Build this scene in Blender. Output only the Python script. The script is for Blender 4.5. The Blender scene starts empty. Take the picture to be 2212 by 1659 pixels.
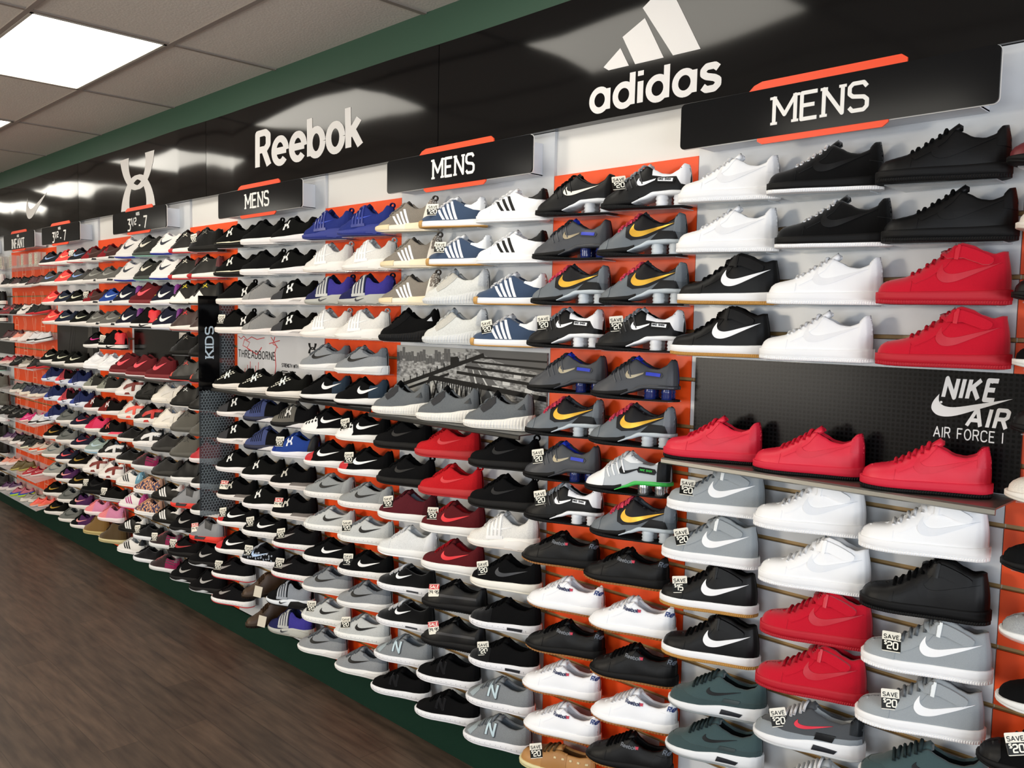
import bpy, bmesh, math, random
from mathutils import Vector, Matrix, noise
from mathutils.bvhtree import BVHTree
from mathutils.geometry import tessellate_polygon

S = bpy.context.scene
COL = S.collection
random.seed(7)

# ---------------------------------------------------------------- camera
cam = bpy.data.cameras.new('camera')
cam.sensor_width = 36.0
cam.lens = 36.0 * 1853 / 2212
cam.clip_start = 0.05
cam_ob = bpy.data.objects.new('camera', cam)
COL.objects.link(cam_ob)
cam_ob.matrix_world = Matrix((
    (0.70651622, -0.06597447, 0.70461493, 0.0),
    (0.70743788, 0.03890754, -0.70570379, -2.333),
    (0.0191436, 0.99706247, 0.07416165, 1.85),
    (0, 0, 0, 1)))
S.camera = cam_ob

# ---------------------------------------------------------------- world, light, exposure
W = bpy.data.worlds.new('world')
S.world = W
W.use_nodes = True
W.node_tree.nodes['Background'].inputs[0].default_value = (0.75, 0.85, 1.0, 1)
W.node_tree.nodes['Background'].inputs[1].default_value = 0.35
S.view_settings.view_transform = 'Standard'
S.view_settings.look = 'None'
S.view_settings.gamma = 1.0
S.view_settings.use_curve_mapping = False
S.view_settings.exposure = -0.38
S.cycles.use_denoising = True
S.cycles.max_bounces = 7
S.cycles.transparent_max_bounces = 24
S.cycles.sample_clamp_indirect = 6.0
S.cycles.caustics_reflective = False
S.cycles.caustics_refractive = False

LAMP = 9.0          # radiance of the ceiling lamp diffusers


def area(name, loc, target, sx, sy, power, color):
    l = bpy.data.lights.new(name, 'AREA')
    l.shape = 'RECTANGLE'
    l.size, l.size_y = sx, sy
    l.energy = power
    l.color = color
    o = bpy.data.objects.new(name, l)
    COL.objects.link(o)
    o.location = loc
    d = Vector(target) - Vector(loc)
    o.rotation_euler = d.to_track_quat('-Z', 'Y').to_euler()
    return o


# daylight through the shop windows (opposite wall and the street end)
area('window_daylight', (3.85, -3.2, 1.7), (0.0, -2.4, 1.2), 3.6, 2.4, 135, (0.62, 0.79, 1.0))
area('window_daylight', (0.2, -7.85, 1.6), (-1.5, 0, 1.3), 3.4, 2.2, 105, (0.64, 0.80, 1.0))
area('window_sunlit', (-6.0, -7.85, 2.3), (-2.4, 0, 1.9), 1.3, .7, 230, (1.0, 0.88, 0.70))

# added fill lamps near the windows, aimed up to brighten the ceiling
area('window_ground_bounce', (0.2, -7.8, .9), (-3.0, -2.0, 3.1), 3.4, .8, 130, (1.0, .95, .88))
area('window_ground_bounce', (-6.0, -7.8, 1.2), (-5.5, -2.0, 3.1), 3.4, .8, 110, (1.0, .93, .84))
area('window_ground_bounce', (3.8, -3.2, .9), (-3.5, -2.0, 3.1), 3.4, .8, 130, (1.0, .95, .90))


# ---------------------------------------------------------------- helpers
def lin(h):
    h = h.lstrip('#')
    r = []
    for i in (0, 2, 4):
        c = int(h[i:i + 2], 16) / 255
        r.append(c / 12.92 if c <= .04045 else ((c + .055) / 1.055) ** 2.4)
    return (*r, 1)


MATS = {}
KIND = {  # roughness, specular, metallic, bump strength, bump scale
    'knit': (.92, .25, 0, .25, 420), 'leather': (.48, .45, 0, .08, 160), 'suede': (.97, .15, 0, .15, 700),
    'rubber': (.62, .4, 0, .03, 90), 'gloss': (.16, .5, 0, 0, 1), 'plastic': (.38, .5, 0, .0, 1),
    'gold': (.36, .5, .75, 0, 1), 'chrome': (.2, .5, .9, 0, 1), 'steel': (.35, .5, .8, 0, 1),
    'cloth': (.95, .2, 0, .3, 300), 'board': (.14, .4, 0, 0, 1), 'paint': (.55, .4, 0, .02, 60), 'print': (.45, .4, 0, 0, 1)}


def mat(color, kind='rubber'):
    key = (color, kind)
    if key in MATS:
        return MATS[key]
    m = bpy.data.materials.new('%s_%s' % (kind, color.lstrip('#')))
    m.use_nodes = True
    nt = m.node_tree
    b = nt.nodes['Principled BSDF']
    ro, sp, me, bs, sc = KIND[kind]
    base = lin(color)
    if max(base[:3]) < .022:
        # deep blacks: little pigment, little sheen
        base = (*[c * .42 for c in base[:3]], 1)
        sp *= .55
    b.inputs['Base Color'].default_value = base
    b.inputs['Roughness'].default_value = ro
    b.inputs['Specular IOR Level'].default_value = sp
    b.inputs['Metallic'].default_value = me
    if kind == 'suede':
        b.inputs['Sheen Weight'].default_value = .25
    if bs:
        tc = nt.nodes.new('ShaderNodeTexCoord')
        n = nt.nodes.new('ShaderNodeTexNoise')
        n.inputs['Scale'].default_value = sc
        n.inputs['Detail'].default_value = 1.5
        bp = nt.nodes.new('ShaderNodeBump')
        bp.inputs['Strength'].default_value = bs
        bp.inputs['Distance'].default_value = .002
        nt.links.new(tc.outputs['Object'], n.inputs['Vector'])
        nt.links.new(n.outputs['Fac'], bp.inputs['Height'])
        nt.links.new(bp.outputs['Normal'], b.inputs['Normal'])
        if kind in ('knit', 'cloth', 'suede'):
            # woven fabric: a little colour grain of its own
            mx = nt.nodes.new('ShaderNodeMix')
            mx.data_type = 'RGBA'
            mx.blend_type = 'MULTIPLY'
            mx.inputs['Factor'].default_value = .5
            rp = nt.nodes.new('ShaderNodeValToRGB')
            rp.color_ramp.elements[0].position = .3
            rp.color_ramp.elements[0].color = (.8, .8, .8, 1) if kind in ('suede', 'cloth') else (.55, .55, .55, 1)
            rp.color_ramp.elements[1].position = .7
            nt.links.new(n.outputs['Fac'], rp.inputs[0])
            mx.inputs['A'].default_value = base
            nt.links.new(rp.outputs[0], mx.inputs['B'])
            nt.links.new(mx.outputs['Result'], b.inputs['Base Color'])
    MATS[key] = m
    return m


def clear_mat(name, tint, alpha, rough=.08):
    """Thin clear plastic: mostly see-through, with a real gloss."""
    if name in MATS:
        return MATS[name]
    m = bpy.data.materials.new(name)
    m.use_nodes = True
    nt = m.node_tree
    nt.nodes.clear()
    o = nt.nodes.new('ShaderNodeOutputMaterial')
    tr = nt.nodes.new('ShaderNodeBsdfTransparent')
    tr.inputs[0].default_value = (*tint, 1)
    p = nt.nodes.new('ShaderNodeBsdfPrincipled')
    p.inputs['Base Color'].default_value = (*[c * .8 for c in tint], 1)
    p.inputs['Roughness'].default_value = rough
    mx = nt.nodes.new('ShaderNodeMixShader')
    lw = nt.nodes.new('ShaderNodeLayerWeight')
    lw.inputs[0].default_value = .35
    mr = nt.nodes.new('ShaderNodeMapRange')
    mr.inputs['To Min'].default_value = alpha
    mr.inputs['To Max'].default_value = min(1, alpha + .45)
    nt.links.new(lw.outputs['Fresnel'], mr.inputs['Value'])
    nt.links.new(mr.outputs[0], mx.inputs[0])
    nt.links.new(tr.outputs[0], mx.inputs[1])
    nt.links.new(p.outputs[0], mx.inputs[2])
    nt.links.new(mx.outputs[0], o.inputs[0])
    MATS[name] = m
    return m


def mesh(name, verts, faces, m=None, smooth=False):
    me = bpy.data.meshes.new(name)
    me.from_pydata([tuple(v) for v in verts], [], faces)
    if m:
        me.materials.append(m)
    if smooth:
        me.polygons.foreach_set('use_smooth', [True] * len(me.polygons))
    me.validate()
    me.update()
    return me


def link(name, data, parent=None, loc=(0, 0, 0), rz=0.0):
    o = bpy.data.objects.new(name, data)
    COL.objects.link(o)
    o.location = loc
    if rz:
        o.rotation_euler = (0, 0, rz)
    if parent:
        o.parent = parent
    return o


def tag(o, label=None, cat=None, group=None, kind=None):
    if label:
        o['label'] = label
    if cat:
        o['category'] = cat
    if group:
        o['group'] = group
    if kind:
        o['kind'] = kind
    return o


class G:
    """collects boxes, prisms and ribbons into one mesh"""

    def __init__(s):
        s.v, s.f = [], []

    def add(s, vs, fs):
        k = len(s.v)
        s.v += [tuple(v) for v in vs]
        s.f += [tuple(i + k for i in f) for f in fs]

    def box(s, x0, x1, y0, y1, z0, z1):
        vs = [(x, y, z) for x in (x0, x1) for y in (y0, y1) for z in (z0, z1)]
        s.add(vs, [(0, 1, 3, 2), (4, 6, 7, 5), (0, 4, 5, 1), (2, 3, 7, 6), (0, 2, 6, 4), (1, 5, 7, 3)])

    def prism(s, pts, fmap, d):
        """2-D polygon pts -> plate of thickness d; fmap(u, v, depth) -> 3-D"""
        n = len(pts)
        s.k = (getattr(s, 'k', 0) + 1) % 60
        e = -s.k * 6e-6  # neighbouring strokes must not share one plane
        s.add([fmap(u, v, e) for u, v in pts] + [fmap(u, v, d) for u, v in pts],
              [tuple(range(n)), tuple(range(2 * n - 1, n - 1, -1))] + [(i, (i + 1) % n, n + (i + 1) % n, n + i) for i in range(n)])

    def tube(s, pts, r, n=6, closed=False):
        pts = [Vector(p) for p in pts]
        k = len(s.v)
        m = len(pts)
        for i, p in enumerate(pts):
            a = pts[i - 1] if i or closed else p
            b = pts[(i + 1) % m] if i < m - 1 or closed else p
            t = (b - a).normalized()
            up = Vector((0, 0, 1)) if abs(t.z) < .9 else Vector((0, 1, 0))
            e1 = t.cross(up).normalized()
            e2 = t.cross(e1)
            rr = r[i] if isinstance(r, (list, tuple)) else r
            for j in range(n):
                an = 2 * math.pi * j / n
                s.v.append(tuple(p + e1 * rr * math.cos(an) + e2 * rr * math.sin(an)))
        for i in range(m if closed else m - 1):
            i2 = (i + 1) % m
            for j in range(n):
                j2 = (j + 1) % n
                s.f.append((k + i * n + j, k + i * n + j2, k + i2 * n + j2, k + i2 * n + j))
        if not closed:
            s.f.append(tuple(k + j for j in range(n)))
            s.f.append(tuple(k + (m - 1) * n + j for j in reversed(range(n))))

    def lathe(s, prof, cx, cy, n=14):
        k = len(s.v)
        for r, z in prof:
            for j in range(n):
                a = 2 * math.pi * j / n
                s.v.append((cx + r * math.cos(a), cy + r * math.sin(a), z))
        for i in range(len(prof) - 1):
            for j in range(n):
                j2 = (j + 1) % n
                s.f.append((k + i * n + j, k + i * n + j2, k + (i + 1) * n + j2, k + (i + 1) * n + j))

    def mesh(s, name, m, smooth=False):
        return mesh(name, s.v, s.f, m, smooth)

    def obj(s, name, m, parent=None, smooth=False, loc=(0, 0, 0)):
        return link(name, s.mesh(name, m, smooth), parent, loc)


# ---------------------------------------------------------------- stroke lettering
def arc(cx, cy, rx, ry, a0, a1, n=10):
    return [(cx + rx * math.cos(math.radians(a0 + (a1 - a0) * i / n)), cy + ry * math.sin(math.radians(a0 + (a1 - a0) * i / n))) for i in range(n + 1)]


FONT = {
    'A': (.8, [[(0, 0), (.4, 1), (.8, 0)], [(.14, .33), (.66, .33)]]),
    'B': (.66, [[(0, 0), (0, 1), (.5, 1), (.63, .88), (.63, .66), (.5, .54), (0, .54)], [(.5, .54), (.66, .4), (.66, .14), (.5, 0), (0, 0)]]),
    'C': (.7, [[(.7, .8), (.6, .95), (.45, 1), (.25, 1), (.08, .92), (0, .75), (0, .25), (.08, .08), (.25, 0), (.45, 0), (.6, .05), (.7, .2)]]),
    'D': (.7, [[(0, 0), (0, 1), (.4, 1), (.6, .9), (.7, .7), (.7, .3), (.6, .1), (.4, 0), (0, 0)]]),
    'E': (.6, [[(.6, 1), (0, 1), (0, 0), (.6, 0)], [(0, .52), (.5, .52)]]),
    'F': (.58, [[(.58, 1), (0, 1), (0, 0)], [(0, .52), (.48, .52)]]),
    'G': (.72, [[(.7, .82), (.58, .96), (.4, 1), (.22, .98), (.06, .86), (0, .7), (0, .3), (.06, .14), (.22, .02), (.45, 0), (.7, .1), (.7, .45), (.42, .45)]]),
    'H': (.68, [[(0, 0), (0, 1)], [(.68, 0), (.68, 1)], [(0, .52), (.68, .52)]]),
    'I': (.0, [[(0, 0), (0, 1)]]),
    'K': (.66, [[(0, 0), (0, 1)], [(.62, 1), (.03, .45)], [(.22, .62), (.66, 0)]]),
    'L': (.56, [[(0, 1), (0, 0), (.56, 0)]]),
    'M': (.86, [[(0, 0), (0, 1), (.43, .3), (.86, 1), (.86, 0)]]),
    'N': (.7, [[(0, 0), (0, 1), (.7, 0), (.7, 1)]]),
    'O': (.76, [arc(.38, .5, .38, .5, 0, 360, 20)]),
    'R': (.66, [[(0, 0), (0, 1), (.46, 1), (.62, .9), (.62, .62), (.46, .5), (0, .5)], [(.36, .5), (.66, 0)]]),
    'S': (.64, [[(.62, .84), (.5, 1), (.12, 1), (0, .88), (0, .64), (.12, .53), (.52, .47), (.64, .36), (.64, .12), (.52, 0), (.12, 0), (0, .14)]]),
    'T': (.7, [[(0, 1), (.7, 1)], [(.35, 1), (.35, 0)]]),
    'V': (.76, [[(0, 1), (.38, 0), (.76, 1)]]),
    'W': (1., [[(0, 1), (.25, 0), (.5, .8), (.75, 0), (1, 1)]]),
    'Z': (.66, [[(0, 1), (.66, 1), (0, 0), (.66, 0)]]),
    'X': (.7, [[(0, 0), (.7, 1)], [(0, 1), (.7, 0)]]),
    '0': (.6, [[(.12, 0), (0, .12), (0, .88), (.12, 1), (.48, 1), (.6, .88), (.6, .12), (.48, 0), (.12, 0)]]),
    '1': (.2, [[(0, .8), (.2, 1), (.2, 0)]]),
    '2': (.58, [[(0, .85), (.12, 1), (.46, 1), (.58, .88), (.58, .6), (.46, .5), (.12, .45), (0, .32), (0, 0), (.58, 0)]]),
    '3': (.5, [[(0, 1), (.5, 1), (.22, .6), (.42, .55), (.5, .42), (.5, .14), (.38, 0), (0, 0)]]),
    '5': (.56, [[(.56, 1), (0, 1), (0, .56), (.44, .56), (.56, .44), (.56, .12), (.44, 0), (0, 0)]]),
    '7': (.54, [[(0, 1), (.54, 1), (.2, 0)]]),
    '9': (.56, [[(.56, .5), (.1, .5), (0, .6), (0, .9), (.1, 1), (.46, 1), (.56, .9), (.56, 0)]]),
    '$': (.5, [[(.5, .8), (.4, .9), (.1, .9), (0, .8), (0, .6), (.5, .4), (.5, .2), (.4, .1), (.1, .1), (0, .2)], [(.25, 1), (.25, 0)]]),
    '/': (.3, [[(0, 0), (.3, 1)]]),
    '-': (.28, [[(0, .42), (.28, .42)]]),
    ' ': (.35, []),
    'a': (.64, [arc(.32, .35, .32, .35, 0, 360, 20), [(.64, .70), (.64, 0)]]),
    'd': (.64, [arc(.32, .35, .32, .35, 0, 360, 20), [(.64, 1.05), (.64, 0)]]),
    'b': (.64, [arc(.32, .35, .32, .35, 0, 360, 20), [(0, 1.05), (0, 0)]]),
    'o': (.66, [arc(.33, .35, .33, .35, 0, 360, 20)]),
    'e': (.66, [arc(.33, .35, .33, .35, 0, 318, 18), [(0, .35), (.66, .35)]]),
    'i': (.0, [[(0, 0), (0, .70)], [(0, .88), (0, 1.04)]]),
    'k': (.52, [[(0, 0), (0, 1.05)], [(.5, .70), (.04, .32)], [(.2, .44), (.54, 0)]]),
    's': (.5, [[(.5, .60), (.38, .70), (.12, .70), (.01, .60), (.01, .48), (.12, .40), (.38, .32), (.5, .24), (.5, .10), (.38, 0), (.12, 0), (0, .10)]]),
}
SLAB = {'M': [(0, 0), (.86, 0), (-.04, 1), (.9, 1)], 'E': [], 'N': [(0, 0), (0, 1), (.7, 1)], 'I': [(0, 0), (0, 1)], 'F': [(0, 0)],
        'A': [(0, 0), (.8, 0)], 'T': [(.35, 0)], 'K': [(0, 0), (0, 1), (.66, 0), (.62, 1)], 'D': [], 'S': []}


def stroke_polys(text, h, weight, spacing=.24, shear=0.0, sx=1.0, slab=False):
    """list of convex 2-D polygons, total width"""
    polys, x = [], 0.0
    hw = weight / 2

    def seg(a, b, e0, e1):
        dx, dy = b[0] - a[0], b[1] - a[1]
        l = math.hypot(dx, dy) or 1e-9
        dx, dy = dx / l, dy / l
        a = (a[0] - dx * e0, a[1] - dy * e0)
        b = (b[0] + dx * e1, b[1] + dy * e1)
        nx, ny = -dy * hw, dx * hw
        polys.append([(a[0] + nx, a[1] + ny), (a[0] - nx, a[1] - ny), (b[0] - nx, b[1] - ny), (b[0] + nx, b[1] + ny)])

    for ch in text:
        w, pls = FONT[ch]
        for pl in pls:
            pp = [(x + px * sx * h, py * h) for px, py in pl]
            for i in range(len(pp) - 1):
                seg(pp[i], pp[i + 1], hw * .8 if i == 0 and len(pp) < 12 and False else 0, 0)
            closed = pp[0] == pp[-1]
            for i in range(0 if closed else 1, len(pp) - 1):
                polys.append([(pp[i][0] + hw * math.cos(a * math.pi / 4 + .3927), pp[i][1] + hw * math.sin(a * math.pi / 4 + .3927)) for a in range(8)])
        if slab:
            for sxp, syp in SLAB.get(ch, []):
                c = (x + sxp * sx * h, syp * h)
                polys.append([(c[0] - hw * 1.9, c[1] - hw * .7), (c[0] + hw * 1.9, c[1] - hw * .7), (c[0] + hw * 1.9, c[1] + hw * .7), (c[0] - hw * 1.9, c[1] + hw * .7)])
        x += (w * sx + spacing) * h
    if shear:
        polys = [[(u + shear * v, v) for u, v in p] for p in polys]
    return polys, x - spacing * h


def ribbon(pts, widths):
    """variable-width stroke as quads"""
    n = len(pts)
    L, R = [], []
    for i, p in enumerate(pts):
        a, b = pts[max(0, i - 1)], pts[min(n - 1, i + 1)]
        dx, dy = b[0] - a[0], b[1] - a[1]
        l = math.hypot(dx, dy) or 1e-9
        w = (widths[i] if isinstance(widths, (list, tuple)) else widths) / 2
        L.append((p[0] - dy / l * w, p[1] + dx / l * w))
        R.append((p[0] + dy / l * w, p[1] - dx / l * w))
    return [[L[i], R[i], R[i + 1], L[i + 1]] for i in range(n - 1)]


def xf(polys, x=0, z=0, sx=1, sz=None, shear=0, rot=0):
    sz = sx if sz is None else sz
    c, s = math.cos(rot), math.sin(rot)
    r = []
    for p in polys:
        q = []
        for u, v in p:
            u, v = u * sx + shear * v * sz, v * sz
            q.append((x + u * c - v * s, z + u * s + v * c))
        r.append(q)
    return r


def smooth(pts, n=4, closed=False):
    """Catmull-Rom curve through the points"""
    out = []
    m = len(pts)
    for i in range(m if closed else m - 1):
        p0, p1, p2, p3 = (pts[(i + k) % m] if closed else pts[min(m - 1, max(0, i + k))] for k in (-1, 0, 1, 2))
        for j in range(n):
            t = j / n
            out.append(tuple(.5 * (2 * b + (c - a) * t + (2 * a - 5 * b + 4 * c - d) * t * t + (3 * b - a - 3 * c + d) * t ** 3) for a, b, c, d in zip(p0, p1, p2, p3)))
    if not closed:
        out.append(pts[-1])
    return out


SWOOSH = [(1, .42), (.78, .29), (.56, .165), (.38, .065), (.26, .015), (.15, 0), (.06, .03), (0, .12), (0, .22), (.035, .32), (.09, .42),
          (.085, .33), (.10, .26), (.15, .205), (.24, .185), (.36, .205), (.6, .285), (1, .42)]
SWOOSH = smooth(SWOOSH[:11], 3)[:-1] + smooth(SWOOSH[10:], 3)[:-1]


def ua_logo():
    top = smooth([(-.38, .52), (-.37, .36), (-.31, .16), (-.18, -.03), (0, -.10), (.18, -.03), (.31, .16), (.37, .36), (.38, .52)], 3)
    n = len(top) - 1
    w = [.085 + .185 * abs(2 * i / n - 1) ** .9 for i in range(n + 1)]
    a = ribbon(top, w)
    return a + [[(u, -v) for u, v in p] for p in a]


JUMP = (ribbon([(0, .0), (.16, .18), (.2, .34)], .1) + ribbon([(0, 0), (-.25, .1), (-.42, .08)], .08) + ribbon([(0, 0), (-.24, -.2), (-.48, -.3)], .1)
        + ribbon([(0, 0), (.26, -.14), (.5, -.26)], .1) + ribbon([(.1, .1), (.3, .12)], .08))


def refined(polys, size):
    """triangulate flat polygons finely enough to follow a bent surface"""
    V, F = [], []
    for p in polys:
        bm = bmesh.new()
        bm.faces.new([bm.verts.new((u, v, 0)) for u, v in p])
        bmesh.ops.triangulate(bm, faces=bm.faces[:])
        for _ in range(5):
            long = [e for e in bm.edges if e.calc_length() > size]
            if not long:
                break
            bmesh.ops.subdivide_edges(bm, edges=long, cuts=1)
            bmesh.ops.triangulate(bm, faces=[f for f in bm.faces if len(f.verts) > 3])
        bm.verts.ensure_lookup_table()
        bm.verts.index_update()
        k = len(V)
        V += [(v.co.x, v.co.y) for v in bm.verts]
        F += [tuple(k + v.index for v in f.verts) for f in bm.faces]
        bm.free()
    return V, F


def wall_text(g, polys, x, z, y, d=.003):
    """flat lettering on the -Y face of a board; d = relief"""
    for p in polys:
        g.prism(p, lambda u, v, k: (x + u, y - d + k, z + v), d)

# ---------------------------------------------------------------- shoes
def itp(pts, x):
    if x <= pts[0][0]:
        return pts[0][1]
    for (a, b), (c, d) in zip(pts, pts[1:]):
        if x <= c:
            t = (x - a) / (c - a)
            t2 = t * t * (3 - 2 * t)
            return b + (d - b) * (.5 * t + .5 * t2)
    return pts[-1][1]


PLAN = [(0, 0), (.012, .062), (.04, .104), (.09, .137), (.16, .160), (.25, .173), (.34, .173), (.45, .158), (.57, .140), (.68, .130), (.80, .126), (.89, .113), (.95, .084), (.985, .045), (1, 0)]
# every shape is in units of the shoe's length; x runs from the toe (0) to the heel (1)
SH = {
    'af': dict(sole=[(0, .10), (.1, .10), (.6, .108), (1, .12)], H=[(0, .135), (.02, .172), (.06, .197), (.14, .214), (.22, .230), (.31, .272), (.42, .34), (.52, .405), (.6, .43), (1, .43)],
               C=[(.5, .40), (.57, .41), (.64, .375), (.72, .33), (.8, .318), (.87, .34), (.94, .405), (1, .415)], xo=.50, tip=(.61, .475), oh=.032, teeth=1, flush=1),
    'afm': dict(sole=[(0, .10), (.1, .10), (.6, .108), (1, .12)], H=[(0, .135), (.02, .172), (.06, .197), (.14, .214), (.22, .230), (.31, .275), (.42, .355), (.52, .43), (.6, .48), (1, .48)],
                C=[(.5, .43), (.56, .485), (.63, .50), (.71, .478), (.79, .432), (.87, .405), (.95, .425), (1, .425)], xo=.52, tip=(.585, .505), oh=.032, teeth=1, flush=1),
    'run': dict(sole=[(0, .07), (.1, .072), (.35, .082), (.7, .115), (1, .135)], H=[(0, .115), (.03, .15), (.08, .175), (.16, .198), (.26, .25), (.36, .31), (.46, .37), (.56, .41), (1, .4)],
                C=[(.46, .37), (.52, .385), (.6, .345), (.69, .30), (.78, .29), (.86, .32), (.94, .395), (1, .385)], xo=.46, tip=(.55, .44), oh=.018, spring=.035),
    'roshe': dict(sole=[(0, .085), (.12, .10), (.4, .105), (.75, .12), (1, .135)], H=[(0, .13), (.03, .165), (.08, .19), (.16, .208), (.26, .25), (.36, .32), (.46, .39), (.56, .42), (1, .4)],
                  C=[(.46, .385), (.53, .40), (.62, .345), (.70, .305), (.8, .30), (.87, .335), (.94, .40), (1, .385)], xo=.46, tip=(.55, .455), oh=.018, spring=.035, loop=1),
    'pre': dict(sole=[(0, .075), (.15, .08), (.35, .09), (.5, .13), (.65, .16), (.85, .165), (1, .175)], H=[(0, .12), (.03, .155), (.08, .18), (.16, .205), (.26, .265), (.36, .345), (.46, .42), (.56, .46), (1, .44)],
                C=[(.45, .43), (.52, .445), (.58, .39), (.66, .32), (.75, .305), (.83, .345), (.91, .43), (1, .40)], xo=.44, tip=(.55, .48), oh=.018, spring=.04, loop=1),
    'sup': dict(sole=[(0, .085), (.5, .085), (1, .095)], H=[(0, .11), (.02, .14), (.07, .165), (.15, .185), (.25, .225), (.35, .285), (.45, .345), (.55, .385), (1, .38)],
                C=[(.48, .36), (.55, .365), (.63, .325), (.71, .285), (.8, .275), (.88, .31), (.95, .385), (1, .37)], xo=.48, tip=(.57, .42), oh=.014, flush=1),
    'nmd': dict(sole=[(0, .075), (.2, .085), (.6, .10), (1, .12)], H=[(0, .105), (.03, .135), (.08, .16), (.16, .19), (.26, .245), (.36, .315), (.46, .38), (.56, .42), (1, .40)],
                C=[(.45, .38), (.52, .41), (.6, .35), (.68, .31), (.78, .31), (.86, .355), (.94, .44), (1, .41)], xo=.45, tip=(.52, .44), oh=.012, spring=.03, loop=1),
    'rb': dict(sole=[(0, .075), (.2, .082), (.6, .105), (1, .125)], H=[(0, .10), (.03, .14), (.08, .17), (.16, .195), (.26, .245), (.36, .30), (.46, .36), (.56, .40), (1, .36)],
               C=[(.47, .355), (.54, .36), (.62, .31), (.70, .272), (.8, .265), (.88, .29), (.95, .355), (1, .345)], xo=.47, tip=(.56, .425), oh=.024, spring=.035, teeth=2),
    'ab': dict(sole=[(0, .085), (.15, .10), (.4, .11), (.6, .13), (.8, .17), (1, .20)], H=[(0, .13), (.03, .165), (.08, .195), (.16, .22), (.26, .28), (.36, .36), (.44, .42), (.54, .45), (1, .44)],
               C=[(.42, .40), (.48, .43), (.56, .36), (.66, .32), (.78, .325), (.87, .38), (.95, .47), (1, .43)], xo=.42, tip=(.47, .49), oh=.014, spring=.03, ribs=1),
    'am': dict(sole=[(0, .075), (.1, .08), (.35, .095), (.6, .135), (1, .16)], H=[(0, .12), (.03, .155), (.08, .185), (.16, .21), (.26, .27), (.36, .335), (.46, .395), (.56, .43), (1, .41)],
               C=[(.46, .395), (.53, .40), (.62, .35), (.71, .315), (.8, .31), (.88, .34), (.95, .40), (1, .39)], xo=.46, tip=(.55, .45), oh=.018, spring=.035),
    'sx': dict(sole=[(0, .075), (.2, .08), (.38, .095), (.5, .125), (.62, .165), (.8, .175), (1, .165)], H=[(0, .11), (.03, .145), (.08, .175), (.16, .215), (.26, .29), (.36, .365), (.46, .43), (.56, .47), (1, .46)],
               C=[(.46, .44), (.53, .445), (.62, .385), (.7, .345), (.79, .335), (.87, .375), (.94, .445), (1, .43)], xo=.46, tip=(.54, .485), oh=.02, spring=.03, shox=1),
    'mid': dict(sole=[(0, .08), (.15, .085), (.5, .11), (.75, .13), (1, .145)], H=[(0, .125), (.03, .16), (.08, .185), (.16, .21), (.26, .275), (.36, .36), (.46, .44), (.54, .495), (1, .5)],
                C=[(.46, .44), (.53, .485), (.6, .455), (.68, .415), (.78, .405), (.86, .425), (.94, .47), (1, .45)], xo=.46, tip=(.53, .53), oh=.02, spring=.03),
    'skate': dict(sole=[(0, .085), (.5, .088), (1, .098)], H=[(0, .115), (.02, .145), (.06, .168), (.15, .19), (.25, .225), (.35, .275), (.45, .33), (.55, .37), (1, .36)],
                  C=[(.48, .345), (.55, .345), (.63, .305), (.72, .275), (.82, .275), (.9, .31), (.96, .345), (1, .335)], xo=.48, tip=(.57, .39), oh=.014),
    'free': dict(sole=[(0, .075), (.12, .085), (.4, .09), (.75, .11), (1, .125)], H=[(0, .115), (.03, .148), (.08, .172), (.16, .195), (.26, .24), (.36, .295), (.46, .35), (.56, .385), (1, .37)],
                 C=[(.46, .355), (.53, .36), (.62, .315), (.71, .285), (.8, .28), (.88, .31), (.95, .365), (1, .355)], xo=.46, tip=(.56, .41), oh=.014, spring=.035, slits=1),
    'hu': dict(sole=[(0, .085), (.2, .10), (.4, .13), (.6, .14), (.85, .17), (1, .17)], H=[(0, .13), (.03, .165), (.08, .19), (.16, .215), (.26, .275), (.36, .355), (.46, .43), (.56, .47), (1, .44)],
               C=[(.45, .44), (.52, .46), (.6, .39), (.69, .34), (.78, .335), (.86, .375), (.94, .43), (1, .41)], xo=.45, tip=(.54, .50), oh=.018, spring=.03),
    'boat': dict(sole=[(0, .07), (.5, .07), (1, .075)], H=[(0, .11), (.02, .15), (.06, .18), (.15, .205), (.25, .235), (.35, .265), (.45, .29), (.55, .30), (1, .30)],
                 C=[(.46, .29), (.55, .285), (.65, .262), (.8, .26), (.92, .285), (1, .29)], xo=.46, tip=(.56, .345), oh=.02),
    'boot': dict(sole=[(0, .09), (.5, .095), (1, .13)], H=[(0, .14), (.03, .18), (.08, .21), (.16, .235), (.26, .29), (.36, .36), (.46, .46), (.52, .51), (1, .51)],
                 C=[(.44, .47), (.5, .505), (.6, .52), (.75, .50), (.9, .51), (1, .50)], xo=.46, tip=(.52, .54), oh=.04, teeth=2),
}


def fitx(x):
    return itp(PLAN, x)


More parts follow.
